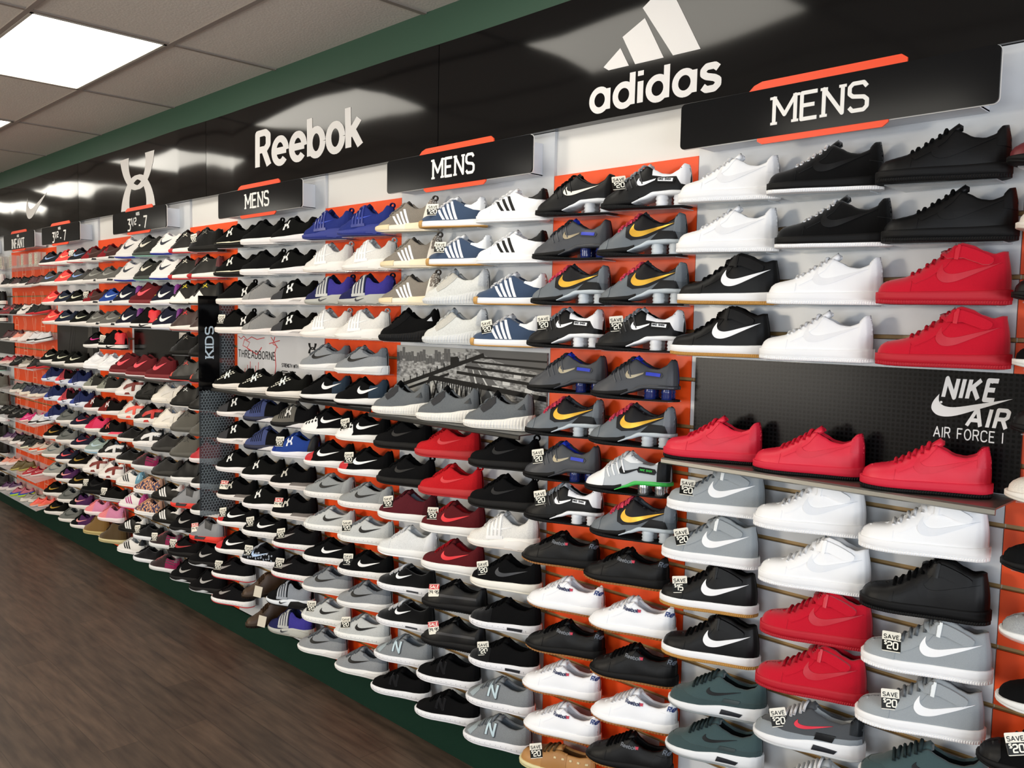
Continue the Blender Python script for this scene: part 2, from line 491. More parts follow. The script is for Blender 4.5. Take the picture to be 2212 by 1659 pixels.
def upper_pt(p, x, u):
    """point of the upper at station x (0 toe .. 1 heel), u in -1..1 across"""
    w = fitx(x) * .97
    s = itp(p['sole'], x) - .02
    H = itp(p['H'], x)
    C = itp(p['C'], x)
    a = abs(u)
    sg = -1 if u < 0 else 1
    th = (1 - a) * math.pi / 2
    dy = w * max(0, math.cos(th)) ** .72
    dz = s + (H - s) * math.sin(th) ** .82
    wt = min(w, max(w * .74, .012)) if x > .9 else w * .74
    if a >= .36:
        k = (1 - a) / .64
        oy = w + (wt - w) * k ** 1.5 + .012 * math.sin(math.pi * k) * min(1, w / .08)
        oz = s + (C - s) * k
    elif a >= .26:
        j = (.36 - a) / .10
        oy = max(.0, wt - .034 * j)
        oz = C + .010 * math.sin(math.pi * j)
    else:
        j = (.26 - a) / .26
        oy = max(0, wt - .034) * (1 - j) ** .8
        oz = C + (s + .05 - C) * min(1, j * 1.9)
    o = min(1, max(0, (x - p['xo']) / .10))
    o = o * o * (3 - 2 * o)
    y = sg * (dy + (oy - dy) * o)
    z = dz + (oz - dz) * o
    # the heel leans in a little and the toe is rounded in plan
    xs = x
    if x > .8:
        q = (x - .8) / .2
        xs = x - q * q * .035 * max(0, (z - s)) / .35 + q * q * .012 * math.sin(math.pi * min(1, max(0, (z - s) / .3)))
    if x < .2:
        q = 1 - x / .2
        xs = x + q * q * .05 * max(0, (z - s)) / .12 * .5
    return xs, y, z


def build_upper(p, L):
    nx, us = 46, [-1 + i / 20 for i in range(41)]
    xsn = [.5 - .5 * math.cos(math.pi * (i + .25) / (nx + .5)) for i in range(nx + 1)]
    xsn = [(x - xsn[0]) / (xsn[-1] - xsn[0]) * .992 + .004 for x in xsn]
    V = []
    for x in xsn:
        for u in us:
            a, y, z = upper_pt(p, x, u)
            V.append(((a - .5) * L, y * L, z * L))
    nu = len(us)
    Fo, Fi = [], []
    for i in range(nx):
        for j in range(nu - 1):
            f = (i * nu + j, i * nu + j + 1, (i + 1) * nu + j + 1, (i + 1) * nu + j)
            um = abs((us[j] + us[j + 1]) / 2)
            (Fi if um < .27 and xsn[i] > p['xo'] + .035 else Fo).append(f)
    return V, Fo, Fi


def compact(V, F):
    m, v, f = {}, [], []
    for q in F:
        r = []
        for i in q:
            if i not in m:
                m[i] = len(v)
                v.append(V[i])
            r.append(m[i])
        f.append(tuple(r))
    return v, f


def sole_loft(g, L, x0, x1, bot, top, wk, bulge, nx=44, teeth=0, tamp=0.0, ribs=0, ext=.014):
    n0 = len(g.v)
    xs = [x0 + (x1 - x0) * (.5 - .5 * math.cos(math.pi * i / nx)) if not teeth else x0 + (x1 - x0) * i / nx for i in range(nx + 1)]
    if teeth:
        xs = [x0 + .004, x0 + .012, x0 + .022] + xs[1:-1] + [x1 - .02, x1 - .010, x1 - .004]
        xs.sort()
    rows = 0
    for i, x in enumerate(xs):
        X = -ext + x * (1 + 2 * ext) if (x0 <= 0.001 or x1 >= .999) else x
        w = max(.004, fitx(min(.9985, max(.0015, x)))) * wk + .006
        b, t = bot(x), top(x)
        h = t - b
        k = tamp if (teeth and i % 2) else 0
        r = bulge
        if ribs:
            r = bulge + ribs * (.5 + .5 * math.sin(x * 150))
        prof = [(w * .86, b), (w * .97 + r * .6 - k, b + h * .10), (w + r - k, b + h * .42), (w + r * .7 - k, b + h * .70), (w + .002, b + h * .94), (w * .93, t)]
        for y, z in prof:
            g.v.append(((X - .5) * L, -y * L, z * L))
        for y, z in reversed(prof):
            g.v.append(((X - .5) * L, y * L, z * L))
        rows += 1
    n = 12
    for i in range(rows - 1):
        for j in range(n):
            j2 = (j + 1) % n
            g.f.append((n0 + i * n + j, n0 + i * n + j2, n0 + (i + 1) * n + j2, n0 + (i + 1) * n + j))
    g.f.append(tuple(n0 + j for j in reversed(range(n))))
    g.f.append(tuple(n0 + (rows - 1) * n + j for j in range(n)))


def project(polys, bvh, L, off, refine=.022, both=False):
    """lay flat side-view polygons on the shoe's outer side, edges turned in"""
    V, F = [], []
    for pi, p in enumerate(polys):
        bm = bmesh.new()
        vs = [bm.verts.new((u, v, 0)) for u, v in p]
        try:
            bm.faces.new(vs)
        except ValueError:
            bm.free()
            continue
        if len(p) > 4 or refine:
            bmesh.ops.triangulate(bm, faces=bm.faces[:])
        if refine:
            for _ in range(6):
                long = [e for e in bm.edges if e.calc_length() > refine]
                if not long:
                    break
                bmesh.ops.subdivide_edges(bm, edges=long, cuts=1)
                bmesh.ops.triangulate(bm, faces=[f for f in bm.faces if len(f.verts) > 3])
        bm.verts.ensure_lookup_table()
        bm.verts.index_update()
        k = len(V)
        nv = len(bm.verts)
        for v in bm.verts:
            u, z = min(.985, max(.015, v.co.x)), v.co.y
            hit = None
            for d in range(0, 110):
                dz = ((d + 1) // 2) * .012 * (-1 if d % 2 else 1)
                h = bvh.ray_cast(Vector(((u - .5) * L, -L, (z + dz) * L)), Vector((0, 1, 0)))
                if h[0] is not None:
                    hit = h
                    if d:
                        # creep up to the very edge of the outline
                        g0 = dz
                        b0_ = dz + (.012 if dz < 0 else -.012)
                        for _ in range(6):
                            mz = (g0 + b0_) / 2
                            h = bvh.ray_cast(Vector(((u - .5) * L, -L, (z + mz) * L)), Vector((0, 1, 0)))
                            if h[0] is not None:
                                g0, hit = mz, h
                            else:
                                b0_ = mz
                    break
            if hit is None:
                h = bvh.find_nearest(Vector(((u - .5) * L, -.1 * L, z * L)))
                hit = h
            nrm = hit[1] if hit[1].y < 0 else -hit[1]
            V.append(tuple(hit[0] + nrm * (off + (pi % 50) * 6e-6)))
        for f in bm.faces:
            F.append(tuple(k + v.index for v in f.verts))
        # turned-in border gives the piece its thickness
        be = [e for e in bm.edges if len(e.link_faces) == 1]
        m = {}
        for e in be:
            for v in e.verts:
                if v.index not in m:
                    m[v.index] = len(V)
                    q = V[k + v.index]
                    V.append(q)
                    V.append((q[0], q[1] + off * 1.8, q[2]))
            a, b = e.verts
            F.append((m[a.index], m[b.index], m[b.index] + 1, m[a.index] + 1))
        bm.free()
    if both:
        n = len(V)
        V += [(x, -y, z) for x, y, z in V]
        F += [tuple(reversed([i + n for i in f])) for f in F]
    return V, F


TOE = [(0, 0), (.20, 0), (.265, .10), (.275, .18), (.25, .36), (0, .36)]
TOEL = [(0, 0), (.30, 0), (.36, .12), (.37, .2), (.36, .5), (0, .5)]
TOES = [(0, 0), (.11, 0), (.16, .12), (.15, .3), (0, .3)]
HEEL = [(.80, .0), (1, 0), (1, .7), (.90, .7), (.86, .30)]
HTAB = [(.885, .255), (1, .24), (1, .7), (.90, .7)]
QTR = [(.40, 0), (1, 0), (1, .7), (.62, .7), (.52, .3)]
MUD = [(0, 0), (1, 0), (1, .22), (.8, .20), (.5, .165), (.3, .165), (.17, .19), (.06, .17), (0, .2)]
EYE = [(.255, .21), (.30, .17), (.40, .22), (.52, .31), (.60, .42), (.58, .5), (.3, .5)]
VAMP = [(.17, 0), (.40, 0), (.50, .2), (.48, .55), (.25, .55)]
HEELSOLE = [(.55, .0), (1, 0), (1, .14), (.7, .13)]


def sw(c, x=.44, z=.185, w=.44, h=.40, mk='leather', tilt=.0, off=.0012):
    return ('swoosh_mark', xf([SWOOSH], x, z, w, h, rot=tilt), c, mk, 'u', False, off)


def pan(name, poly, c, mk='leather', off=.0009):
    return (name, [poly], c, mk, 'u', True, off)


def stripes(c, x=.33, z=.11, n=3, w=.036, gap=.062, h=.22, lean=.10):
    ps = []
    for i in range(n):
        a = x + i * gap
        t = z + h * (.72 + .2 * i)
        ps.append([(a + lean, z), (a + lean + w, z), (a + w - .0, t), (a, t)])
    return ('side_stripes', ps, c, 'leather', 'u', False, .0013)


def ualogo(c, x=.44, z=.235, s=.13, rot=.18):
    return ('logo', xf(ua_logo(), x, z, s, s, rot=rot + math.pi / 2 * 0), c, 'leather', 'u', False, .0012)


def jump(c, x=.62, z=.33, s=.12):
    return ('logo', xf(JUMP, x, z, s, s), c, 'leather', 'u', False, .0012)


def lettering(t, c, x, z, h, wt=.16, tilt=.0, name='lettering', shear=.15):
    ps, w = stroke_polys(t, h, h * wt, .22, shear)
    return (name, xf(ps, x, z, 1, 1, rot=tilt), c, 'leather', 'u', False, .0022)


def solepatch(name, poly, c, mk='plastic', off=.0012):
    return (name, [poly], c, mk, 'm', False, off)


DESIGN = {}
HOST = {n: 'upper' for n in ('swoosh_mark', 'logo', 'lettering', 'side_stripes', 'side_label', 'side_badge', 'flag_label', 'letter_mark', 'floral_print', 'dash_print', 'splash_print', 'pink_tab', 'yellow_tab', 'lace_holes', 'toe_seam', 'toe_rib')}
HOST.update({n: 'midsole' for n in ('air_window', 'flex_groove', 'sole_window', 'sole_void', 'sole_piping', 'sole_line', 'heel_texture', 'sole_plug', 'dark_sole_panel', 'silver_sole_panel')})
HOST.update({'strap_buckle': 'ankle_strap', 'lattice_hole': 'lattice_toe'})


def D(code, kind, desc, shape, up, mid, out, ov=(), lace=None, lining=None, L=.294, um='leather', mm='rubber', tongue=None, nl=6, extra=()):
    DESIGN[code] = dict(kind=kind, desc=desc, shape=shape, up=up, mid=mid, out=out, ov=list(ov), lace=lace or up, lining=lining or '#1b1b1d',
                        L=L, um=um, mm=mm, tongue=tongue or up, nl=nl, extra=extra)


BUILT = {}


def build_design(code):
    """list of (part name, mesh, parent part or None) of one shoe design; made once, shared by its copies"""
    if code in BUILT:
        return BUILT[code]
    d = DESIGN[code]
    p = SH[d['shape']]
    L = d['L']
    parts = []
    V, Fo, Fi = build_upper(p, L)
    v, f = compact(V, Fo)
    bvh = BVHTree.FromPolygons(v, f)
    parts.append(('upper', mesh('upper', v, f, mat(d['up'], d['um']), True)))
    v2, f2 = compact(V, Fi)
    parts.append(('lining', mesh('lining', v2, f2, mat(d['lining'], 'cloth'), True)))
    # sole
    spring = p.get('spring', .012)

    def b0(x):
        return spring * max(0, 1 - x / .24) ** 2 + .01 * max(0, (x - .9) / .1) ** 2

    oh = p['oh']
    shox = p.get('shox')
    og, mg = G(), G()
    teeth = p.get('teeth', 0)
    if shox:
        sole_loft(og, L, 0, .60, b0, lambda x: b0(x) + oh + .03 * max(0, 1 - abs(x - .2) / .4), 1.0, .004, nx=60, teeth=1, tamp=.005)
        sole_loft(og, L, .56, 1, lambda x: 0.0, lambda x: oh, 1.0, .002, nx=24)
        mb = [(0, .035), (.38, .045), (.52, .085), (.64, .125), (1, .128)]
        fg = G()
        sole_loft(fg, L, 0, .47, lambda x: itp(mb, x) + b0(x) * .5, lambda x: itp(p['sole'], x) + .004, 1.0, .004, nx=24)
        parts.append(('forefoot_sole', fg.mesh('forefoot_sole', mat(d['extra'][2] if len(d['extra']) > 2 else d['out'], 'rubber'), True)))
        sole_loft(mg, L, .40, 1, lambda x: itp(mb, x) + b0(x) * .5, lambda x: itp(mb, x) + .012 + (max(itp(p['sole'], x), itp(mb, x) + .03) + .004 - itp(mb, x) - .012) * min(1, max(0, (x - .40) / .2)), 1.0, .008)
        for cx, cy in ((.70, .066), (.70, -.066), (.885, .056), (.885, -.056)):
            cg = G()
            r = .068 if cx < .8 else .062
            prof = [(.0, oh - .004), (r, oh), (r * .86, oh + .022), (r, oh + .036), (r * .86, oh + .058), (r * 1.02, oh + .074), (r * .9, .118), (r * .9, .13)]
            cg.lathe([(a * L, b * L) for a, b in prof], (cx - .5) * L, cy * L, 16)
            parts.append(('heel_column', cg.mesh('heel_column', mat(d['extra'][0], d['extra'][1]), True)))
    else:
        sole_loft(og, L, 0, 1, b0, lambda x: b0(x) + oh + .004, .985 if not teeth else (.985 if teeth == 1 else 1.0), .003 if teeth != 1 else .005, nx=44 if not teeth else (104 if teeth == 1 else 56), teeth=teeth, tamp=.006 if teeth == 1 else .016)
        sole_loft(mg, L, 0, 1, lambda x: b0(x) + oh - .002, lambda x: itp(p['sole'], x) + .006, .985 if p.get('flush') else 1.0, .002 if p.get('flush') else .008, ribs=.016 if p.get('ribs') else 0, nx=120 if p.get('ribs') else 44)
    parts.append(('outsole', og.mesh('outsole', mat(d['out'], 'rubber'), not teeth and not shox)))
    parts.append(('midsole', mg.mesh('midsole', mat(d['mid'], d['mm']), not p.get('ribs'))))
    bvm = BVHTree.FromPolygons([Vector(a) for a in mg.v], mg.f)
    # tongue
    tg = G()
    tx, tz = p['tip']
    xo = p['xo']
    path = []
    for i in range(7):
        t = i / 6
        x = (xo - .04) + (tx - xo + .04) * t
        z0 = itp(p['H'], xo - .04) - .012
        z = z0 + (tz - z0) * (t ** .9)
        path.append((x, z))
    nv = len(tg.v)
    for k, (x, z) in enumerate(path):
        wd = .074 - .020 * (k / 6) ** 3
        for a in range(7):
            y = -wd + 2 * wd * a / 6
            arch = -.05 * (y / wd) ** 2 * .6
            tg.v.append(((x - .5) * L, y * L, (z + arch) * L))
        for a in range(6, -1, -1):
            y = -wd + 2 * wd * a / 6
            arch = -.05 * (y / wd) ** 2 * .6
            tg.v.append(((x + .030 + .012 * math.sin(math.pi * k / 6) - .5) * L, y * .92 * L, (z + arch - .006 - .02 * (k / 6) ** 2) * L))
    for k in range(6):
        for a in range(14):
            a2 = (a + 1) % 14
            tg.f.append((nv + k * 14 + a, nv + k * 14 + a2, nv + (k + 1) * 14 + a2, nv + (k + 1) * 14 + a))
    tg.f.append(tuple(nv + 6 * 14 + a for a in range(14)))
    parts.append(('tongue', tg.mesh('tongue', mat(d['tongue'], d['um']), True)))
    # laces
    if d['nl']:
        lg = G()
        n = d['nl']
        x0, x1 = .27 if d['shape'] not in ('boot', 'boat') else .36, xo + .02
        for i in range(n):
            x = x0 + (x1 - x0) * i / (n - 1)
            pts = []
            for u in (-.40, -.26, -.12, 0, .12, .26, .40):
                a, y, z = upper_pt(p, min(x, xo), u)
                xx = a + (x - min(x, xo)) + (.010 if i % 2 else -.004) * (u / .4)
                lift = .011 + (x - min(x, xo)) * .9
                pts.append(((xx - .5) * L, y * 1.03 * L, (z + lift) * L))
            lg.tube(pts, .0145 * L, 6)
        parts.append(('laces', lg.mesh('laces', mat(d['lace'], 'cloth'), True)))
    if p.get('loop'):
        hg = G()
        zc = itp(p['C'], .96)
        pts = [((.955 - .5 + .038 * math.sin(t)) * L, 0, (zc - .01 + .035 * (1 - math.cos(t))) * L) for t in [k * 2 * math.pi / 12 for k in range(12)]]
        for sy in (-.014, -.005, .005, .014):
            hg.tube([(a, sy * L, c) for a, b, c in pts], .0085 * L, 5, closed=True)
        parts.append(('heel_loop', hg.mesh('heel_loop', mat(d['tongue'], 'cloth'), True)))
    if p.get('slits'):
        d = dict(d)
        d['ov'] = d['ov'] + [('flex_groove', [[(x, .018 + b0(x)), (x + .004, .018 + b0(x)), (x + .004, .062 + b0(x)), (x, .062 + b0(x))] for x in [.1 + k * .075 for k in range(11)]], '#8b8f96', 'rubber', 'm', False, .0006)]
    for name, polys, c, mk, tgt, both, off in d['ov']:
        if name == 'swoosh_mark' and tgt == 'u':
            # keep the mark below the collar line
            z0 = min(v for q in polys for u, v in q)
            k = min([1] + [(itp(p['C'], u) - .022 - z0) / (v - z0) for q in polys for u, v in q if u > xo + .08 and v > z0 + .02])
            polys = [[(u, z0 + (v - z0) * k) for u, v in q] for q in polys]
        V3, F3 = project(polys, bvh if tgt == 'u' else bvm, L, off + .0007, .022 if name not in ('lettering', 'flex_groove', 'print') else 0, both)
        if F3:
            me = mesh(name, V3, F3, mat(c, mk), name not in ('lettering', 'flex_groove'))
            parts.append((name, me))
    BUILT[code] = parts
    return parts


def place_shoe(code, X, Y, Z, yaw, label, group):
    d = DESIGN[code]
    e = bpy.data.objects.new(d['kind'], None)
    e.empty_display_size = .05
    COL.objects.link(e)
    e.location = (X, Y, Z)
    e.rotation_euler = (0, 0, yaw)
    tag(e, label, 'shoe', group)
    top = {}
    for name, me in build_design(code):
        o = bpy.data.objects.new(name, me)
        COL.objects.link(o)
        o.parent = e
        host = HOST.get(name)
        if host in top:
            o.parent = top[host]        # a mark or window on that part
        top.setdefault(name, o)
    return e

# ---------------------------------------------------------------- the shoe designs
w, k, cr = '#f1f1f2', '#0d0d0f', '#efe8da'
gum, red, fred = '#b98a45', '#c3122a', '#d8203a'
LS = 'low_top_sneaker'
MS = 'mid_top_sneaker'
RS = 'running_shoe'
BS = 'basketball_shoe'
KL = .265          # children's sizes are shorter


def af(code, desc, up, mid, out, swc, lace=None, mk='leather', lining=None, tb=None, um='leather'):
    D(code, LS, desc, 'af', up, mid, out, [pan('heel_tab', HTAB, tb or up, um), pan('toe_cap', TOE, up, um, .0007), pan('eyestay', EYE, up, um, .0010), sw(swc, x=.42, z=.175, w=.46, h=.36, mk=mk)],
      lace=lace, lining=lining or up, um=um)


STRAP = smooth([(.495, .415), (.545, .462), (.64, .468), (.78, .412), (.855, .365), (.845, .328), (.785, .318), (.64, .375), (.525, .368)], 2, True)


def afm(code, desc, up, mid, out, swc, lace=None, mk='leather', lining=None, um='leather', buckle=None):
    D(code, MS, desc, 'afm', up, mid, out, [pan('toe_cap', TOE, up, um, .0007), pan('eyestay', EYE, up, um, .0010), sw(swc, x=.46, z=.18, w=.46, h=.38, mk=mk), pan('ankle_strap', STRAP, up, um, .0085),
      ('strap_buckle', [[(.585, .362), (.607, .358), (.625, .474), (.603, .476)]], buckle or up, 'plastic', 'u', False, .0105)],
      lace=lace, lining=lining or up, um=um)


af('afl_w', 'all-white low-top leather sneaker', w, w, w, '#e6e6e8', w, lining='#dcdce0')
af('afl_kw', 'black low-top with white laces and outsole', k, k, w, '#161618', w, um='suede')
af('afl_k', 'all-black leather low-top sneaker', '#101012', '#101012', '#0c0c0e', '#131315', um='leather')
af('afl_rk', 'red low-top with black outsole and collar', fred, '#cf1e38', '#101012', '#d11d36', lining='#101012', tb='#cf1e38')
DESIGN['afl_ws'] = dict(DESIGN['afl_w'], L=KL, desc='small all-white leather sneaker')
afm('afm_kg', 'black mid-top, white tick, gum outsole', '#0e0e10', w, gum, w)
afm('afm_r', 'all-red suede mid-top with ankle strap', red, '#b51226', '#ad1124', '#bb1228', um='suede', lining='#7c0d1c')
afm('afm_g', 'grey mid-top with white tick', '#9aa0a4', w, w, w, lace='#7f858a', um='suede', lining='#6f757b', buckle='#dfe3e4')
afm('afm_w', 'all-white leather mid-top sneaker', w, w, w, '#e4e6ea', lining='#d7dbe0')
afm('afm_k', 'all-black leather mid-top sneaker', '#0f0f11', '#0e0e10', '#0c0c0e', '#131316')
am_win = solepatch('air_window', [(.56, .05), (.76, .05), (.79, .085), (.58, .10)], '#23252a', 'gloss', .0016)
D('am_t', LS, 'teal-grey sneaker with black tick', 'am', '#3f5254', '#e4e6e8', '#8a9092', [pan('mudguard', MUD, '#3a4c4e', 'suede'), sw('#101215', x=.42, z=.22, w=.34, h=.28), ('side_badge', [[(.58, .17), (.74, .17), (.76, .21), (.60, .21)]], '#2f3c3d', 'plastic', 'u', False, .002), am_win], lace='#2f3d3f', um='suede', lining='#1d2427')
D('am_g', LS, 'grey sneaker with red tick, white laces', 'am', '#4c4f53', '#e9eaec', '#c8cbcd', [pan('mudguard', MUD, '#8f969c', 'suede'), sw(fred, x=.40, z=.22, w=.34, h=.28), pan('heel_tab', HTAB, '#1a2228'), ('side_badge', [[(.58, .15), (.74, .15), (.77, .215), (.60, .215)]], '#17181b', 'plastic', 'u', False, .002), am_win], lace=w, um='suede', lining='#c9ced0')
D('am_w', LS, 'pale grey sneaker cut off at frame bottom', 'am', '#a8adb0', '#e9eaec', '#c8cbcd', [sw('#26282b', x=.40, z=.22, w=.34, h=.28), am_win], lace=w, um='suede', lining='#c9ced0')
# right edge of the picture
D('rn_mk', RS, 'maroon running shoe with black lugged sole', 'run', '#6e2328', '#1a1a1c', '#111113', [pan('toe_cap', TOES, '#6a2026')], um='suede')
D('rn_wk', RS, 'white shoe with ribbed pale sole', 'run', '#e9e2da', '#e6dfd6', '#d8cfc4', [sw('#c8c2ba')], lining='#c8c2ba')
D('rn_kk', RS, 'plain black running shoe', 'run', '#101012', '#151517', '#0e0e10', [pan('toe_cap', TOES, '#161618'), sw('#1b1b1e')], um='knit')
D('rn_kw', RS, 'black running shoe with white sole', 'run', '#121214', '#e3e3e0', '#d6d6d3', [sw('#2a2a2d')], um='knit')
D('rn_ww', RS, 'cream white running shoe', 'run', '#ece5da', '#e8e2d8', '#d9d2c6', [sw('#d2cbc0')], um='knit', lining='#cfc8bc')
D('rn_kn', RS, 'speckled black knit running shoe', 'run', '#33363a', '#141416', '#101012', [pan('toe_cap', TOES, '#1a1b1d', 'knit')], um='knit')
D('rn_gw', RS, 'light grey knit shoe with white sole', 'run', '#9b9ea1', '#e8e8e6', '#b98d84', [pan('toe_cap', TOES, '#a5a8aa', 'knit')], um='knit')
# spring-heeled shoes


def shox(code, desc, up, mid, col, ck, swc, ov, lining, tongue, lace, smk='leather', sww=None, out='#141416', um='leather'):
    D(code, 'cushioned_trainer', desc, 'sx', up, mid, out, ov + ([sw(swc, mk=smk, **(sww or dict(x=.44, z=.235, w=.27, h=.24)))] if swc else []), lace=lace, lining=lining, tongue=tongue, um=um, extra=(col, ck), mm='plastic')


QR = [(.60, .34), (.72, .32), (.86, .32), (.91, .24), (1, .22), (1, .7), (.58, .7)]
LAB = [(.655, .262), (.835, .25), (.855, .28), (.835, .308), (.655, .322), (.635, .292)]
UP_STRAPS = [[(.27 + i * .055, .30 + i * .035), (.33 + i * .055, .19 + i * .02), (.342 + i * .055, .195 + i * .02), (.284 + i * .055, .31 + i * .035)] for i in range(4)]
shox('sx_kw', 'black trainer with white heel panel and tick', '#101012', '#e9ebee', '#e6e8ec', 'plastic', w,
     [pan('heel_panel', QR, '#ececef'), ('side_label', [LAB], '#111113', 'plastic', 'u', False, .0014), ('side_label', [[(.665, .274), (.825, .262), (.83, .296), (.665, .308)]], '#eef0f2', 'plastic', 'u', False, .0036),
      ('toe_overlay', UP_STRAPS, '#2a2a2d', 'leather', 'u', False, .002), ('lettering', xf(stroke_polys('NIKE SHOX', .018, .004, .3)[0], .672, .284, 1, 1, rot=-.07), '#222429', 'plastic', 'u', False, .0050)], '#b9bdc4', '#c9cdd3', '#9aa0a6')
shox('sx_k', 'black trainer with long white tick', '#0e0e10', '#dfe2e6', '#c9cdd2', 'plastic', cr, [('toe_overlay', UP_STRAPS, '#1d1d20', 'leather', 'u', False, .002)], '#161618', '#131315', '#131315', sww=dict(x=.40, z=.22, w=.42, h=.36))
shox('sx_gb', 'charcoal trainer with blue collar and small tick', '#3a3c41', '#2b2d33', '#1d2a63', 'gloss', '#a59a83',
     [('toe_overlay', UP_STRAPS, '#47494e', 'leather', 'u', False, .002), ('side_label', [LAB], '#2c2e34', 'plastic', 'u', False, .0018), ('side_label', [[(.665, .274), (.825, .262), (.83, .296), (.665, .308)]], '#2438b5', 'plastic', 'u', False, .0036)],
     '#2237b8', '#2540c9', '#34363b', smk='gold')
shox('sx_au', 'grey and black trainer with gold tick', '#5f666c', '#b9c3ca', '#c6ced4', 'plastic', '#d9a93e',
     [pan('side_panel', [(.37, .2), (.43, .17), (.60, .19), (.90, .34), (.94, .7), (.3, .7), (.36, .33)], '#15131a'), pan('rear_panel', [(.62, .15), (.80, .15), (.93, .18), (.9, .26), (.74, .265)], '#17181b'), pan('heel_tab', HTAB, '#6a7177'),
      pan('toe_cap', TOES, '#666d73'), ('pink_tab', [[(.39 + i * .05, .345 + i * .048), (.425 + i * .05, .345 + i * .048), (.425 + i * .05, .385 + i * .048), (.39 + i * .05, .385 + i * .048)] for i in range(3)], '#f0506a', 'leather', 'u', True, .0038)],
     '#3b3f45', '#3d4147', '#f0506a', smk='gold', sww=dict(x=.41, z=.205, w=.48, h=.34))
shox('sx_wg', 'silver and white trainer with green springs', '#b4b9bd', '#38b54a', '#c8ccd0', 'chrome', k,
     [pan('toe_cap', TOE, '#f0f0f0'), pan('heel_panel', [(.86, .18), (1, .18), (1, .7), (.86, .7)], '#121214'), ('white_strap', UP_STRAPS, '#f2f2f2', 'leather', 'u', False, .003), ('collar_panel', [[(.46, .40), (.56, .36), (.86, .36), (.88, .7), (.46, .7)]], '#eef0f0', 'leather', 'u', False, .001),
      ('side_label', [LAB], '#101214', 'plastic', 'u', False, .0022), ('lettering', xf(stroke_polys('NIKE SHOX', .018, .004, .3)[0], .672, .284, 1, 1, rot=-.07), '#35c04a', 'plastic', 'u', False, .0034)], '#c9cdd0', '#e4e6e8', '#f0f0f0')
# classic jogging shoes


def rbk(code, desc, up, mid, out, tc, lining, lace):
    D(code, LS, desc, 'rb', up, mid, out, [pan('toe_cap', TOE, up, 'leather', .0007), pan('eyestay', EYE, up, 'leather', .001), lettering('Reebok', tc, .44, .275, .034, .19, -.06), ('flag_label', [[(.60, .272), (.635, .27), (.635, .296), (.60, .298)]], '#c2334a', 'leather', 'u', False, .002),
      pan('heel_counter', [(.74, .1), (1, .1), (1, .24), (.84, .25)], up, 'leather', .0008), lettering('Re', '#2a3f7c' if up != '#111113' else '#5d6470', .91, .275, .045, .18, -.1)], lining=lining, lace=lace)


rbk('rb_k', 'black leather jogger with gum outsole', '#111113', '#141416', '#a9743f', '#70747a', '#161618', '#121214')
rbk('rb_w', 'white leather jogger with gum outsole', '#f0f1f4', '#f2f2f3', '#a8703c', '#1d2a55', '#cfd2d8', '#f2f2f4')
D('boat', 'boat_shoe', 'tan leather boat shoe', 'boat', '#b0804a', '#d8cfa0', '#cfc690', [pan('toe_seam', [(.06, .19), (.18, .21), (.34, .24), (.34, .265), (.18, .235), (.06, .21)], '#8a6236'), pan('saddle', [(.34, .05), (.66, .05), (.66, .5), (.36, .5)], '#a4743f'), ('lace_holes', [[(.5 + .1 * i, .21), (.53 + .1 * i, .21), (.53 + .1 * i, .23), (.5 + .1 * i, .23)] for i in range(5)], '#d9c9a0', 'cloth', 'u', False, .002)], lace='#6e5638', nl=3, lining='#6b4a2a')
# three-stripe shoes
D('nmd', RS, 'taupe knit runner with white stripes', 'nmd', '#8b8378', '#f0e6d2', '#e8dcc4', [stripes(w, .34, .10, 4, .034, .056, .16, .08), pan('heel_counter', HEEL, '#efe9dd'), pan('heel_tab', HTAB, '#85796f', 'knit'),
  solepatch('sole_plug', [(.02, .035), (.3, .035), (.3, .10), (.02, .09)], '#e6d3ac', 'rubber', .003), solepatch('sole_plug', [(.56, .035), (.96, .035), (.96, .13), (.56, .11)], '#f1e3c3', 'rubber', .003)], lace='#958d83', um='knit', lining='#4b4a4b', tongue='#57504a')
D('sam', LS, 'navy sneaker with white stripes, gum toe', 'sup', '#3b4c66', w, gum, [stripes(w, .33, .10, 4, .038, .060, .18, .09), pan('heel_tab', [(.72, .27), (.86, .22), (1, .20), (1, .7), (.72, .7)], '#eceff2'), solepatch('gum_toe', [(0, 0), (.085, 0), (.105, .14), (0, .16)], '#c79a58', 'rubber', .0035)], lace=w, um='suede', lining='#dfe3e8', tongue='#e5e8ec')
D('sst', LS, 'white sneaker with black stripes, black heel', 'sup', w, w, w, [stripes('#131315', .33, .13, 3, .040, .075, .16, .09), pan('heel_tab', [(.76, .28), (.88, .255), (1, .25), (1, .7), (.80, .7)], '#131315'), pan('shell_toe', TOE, '#f4f4f4', 'rubber', .002)], lace=w, lining='#e8e8ea')
D('sst_h', LS, 'white sneaker with dark stripes, iridescent heel', 'sup', '#e4e0da', '#e6e2dc', w, [stripes('#20262c', .33, .13, 3, .040, .075, .16, .09), pan('heel_tab', HEEL, '#6fa3b8', 'gloss'), pan('shell_toe', TOE, '#ebe7e1', 'rubber', .002)], lining='#5a6a72', L=KL)
D('sst_p', LS, 'white sneaker with magenta stripes and heel', 'sup', '#e6e1dd', '#e8e4e0', '#c2347c', [stripes('#b0347a', .33, .13, 3, .040, .075, .16, .09), pan('heel_tab', HEEL, '#b02a78'), solepatch('pink_toe', [(0, 0), (.07, 0), (.09, .14), (0, .16)], '#b8347c', 'rubber', .003)], lining='#3c4244', L=KL)
D('sst_k', LS, 'small white sneaker with black stripes', 'sup', '#e4e1dc', '#e4e1de', w, [stripes('#1c2024', .33, .13, 3, .040, .075, .16, .09), pan('heel_tab', HTAB, '#1c2228')], lining='#8a9298', L=KL)
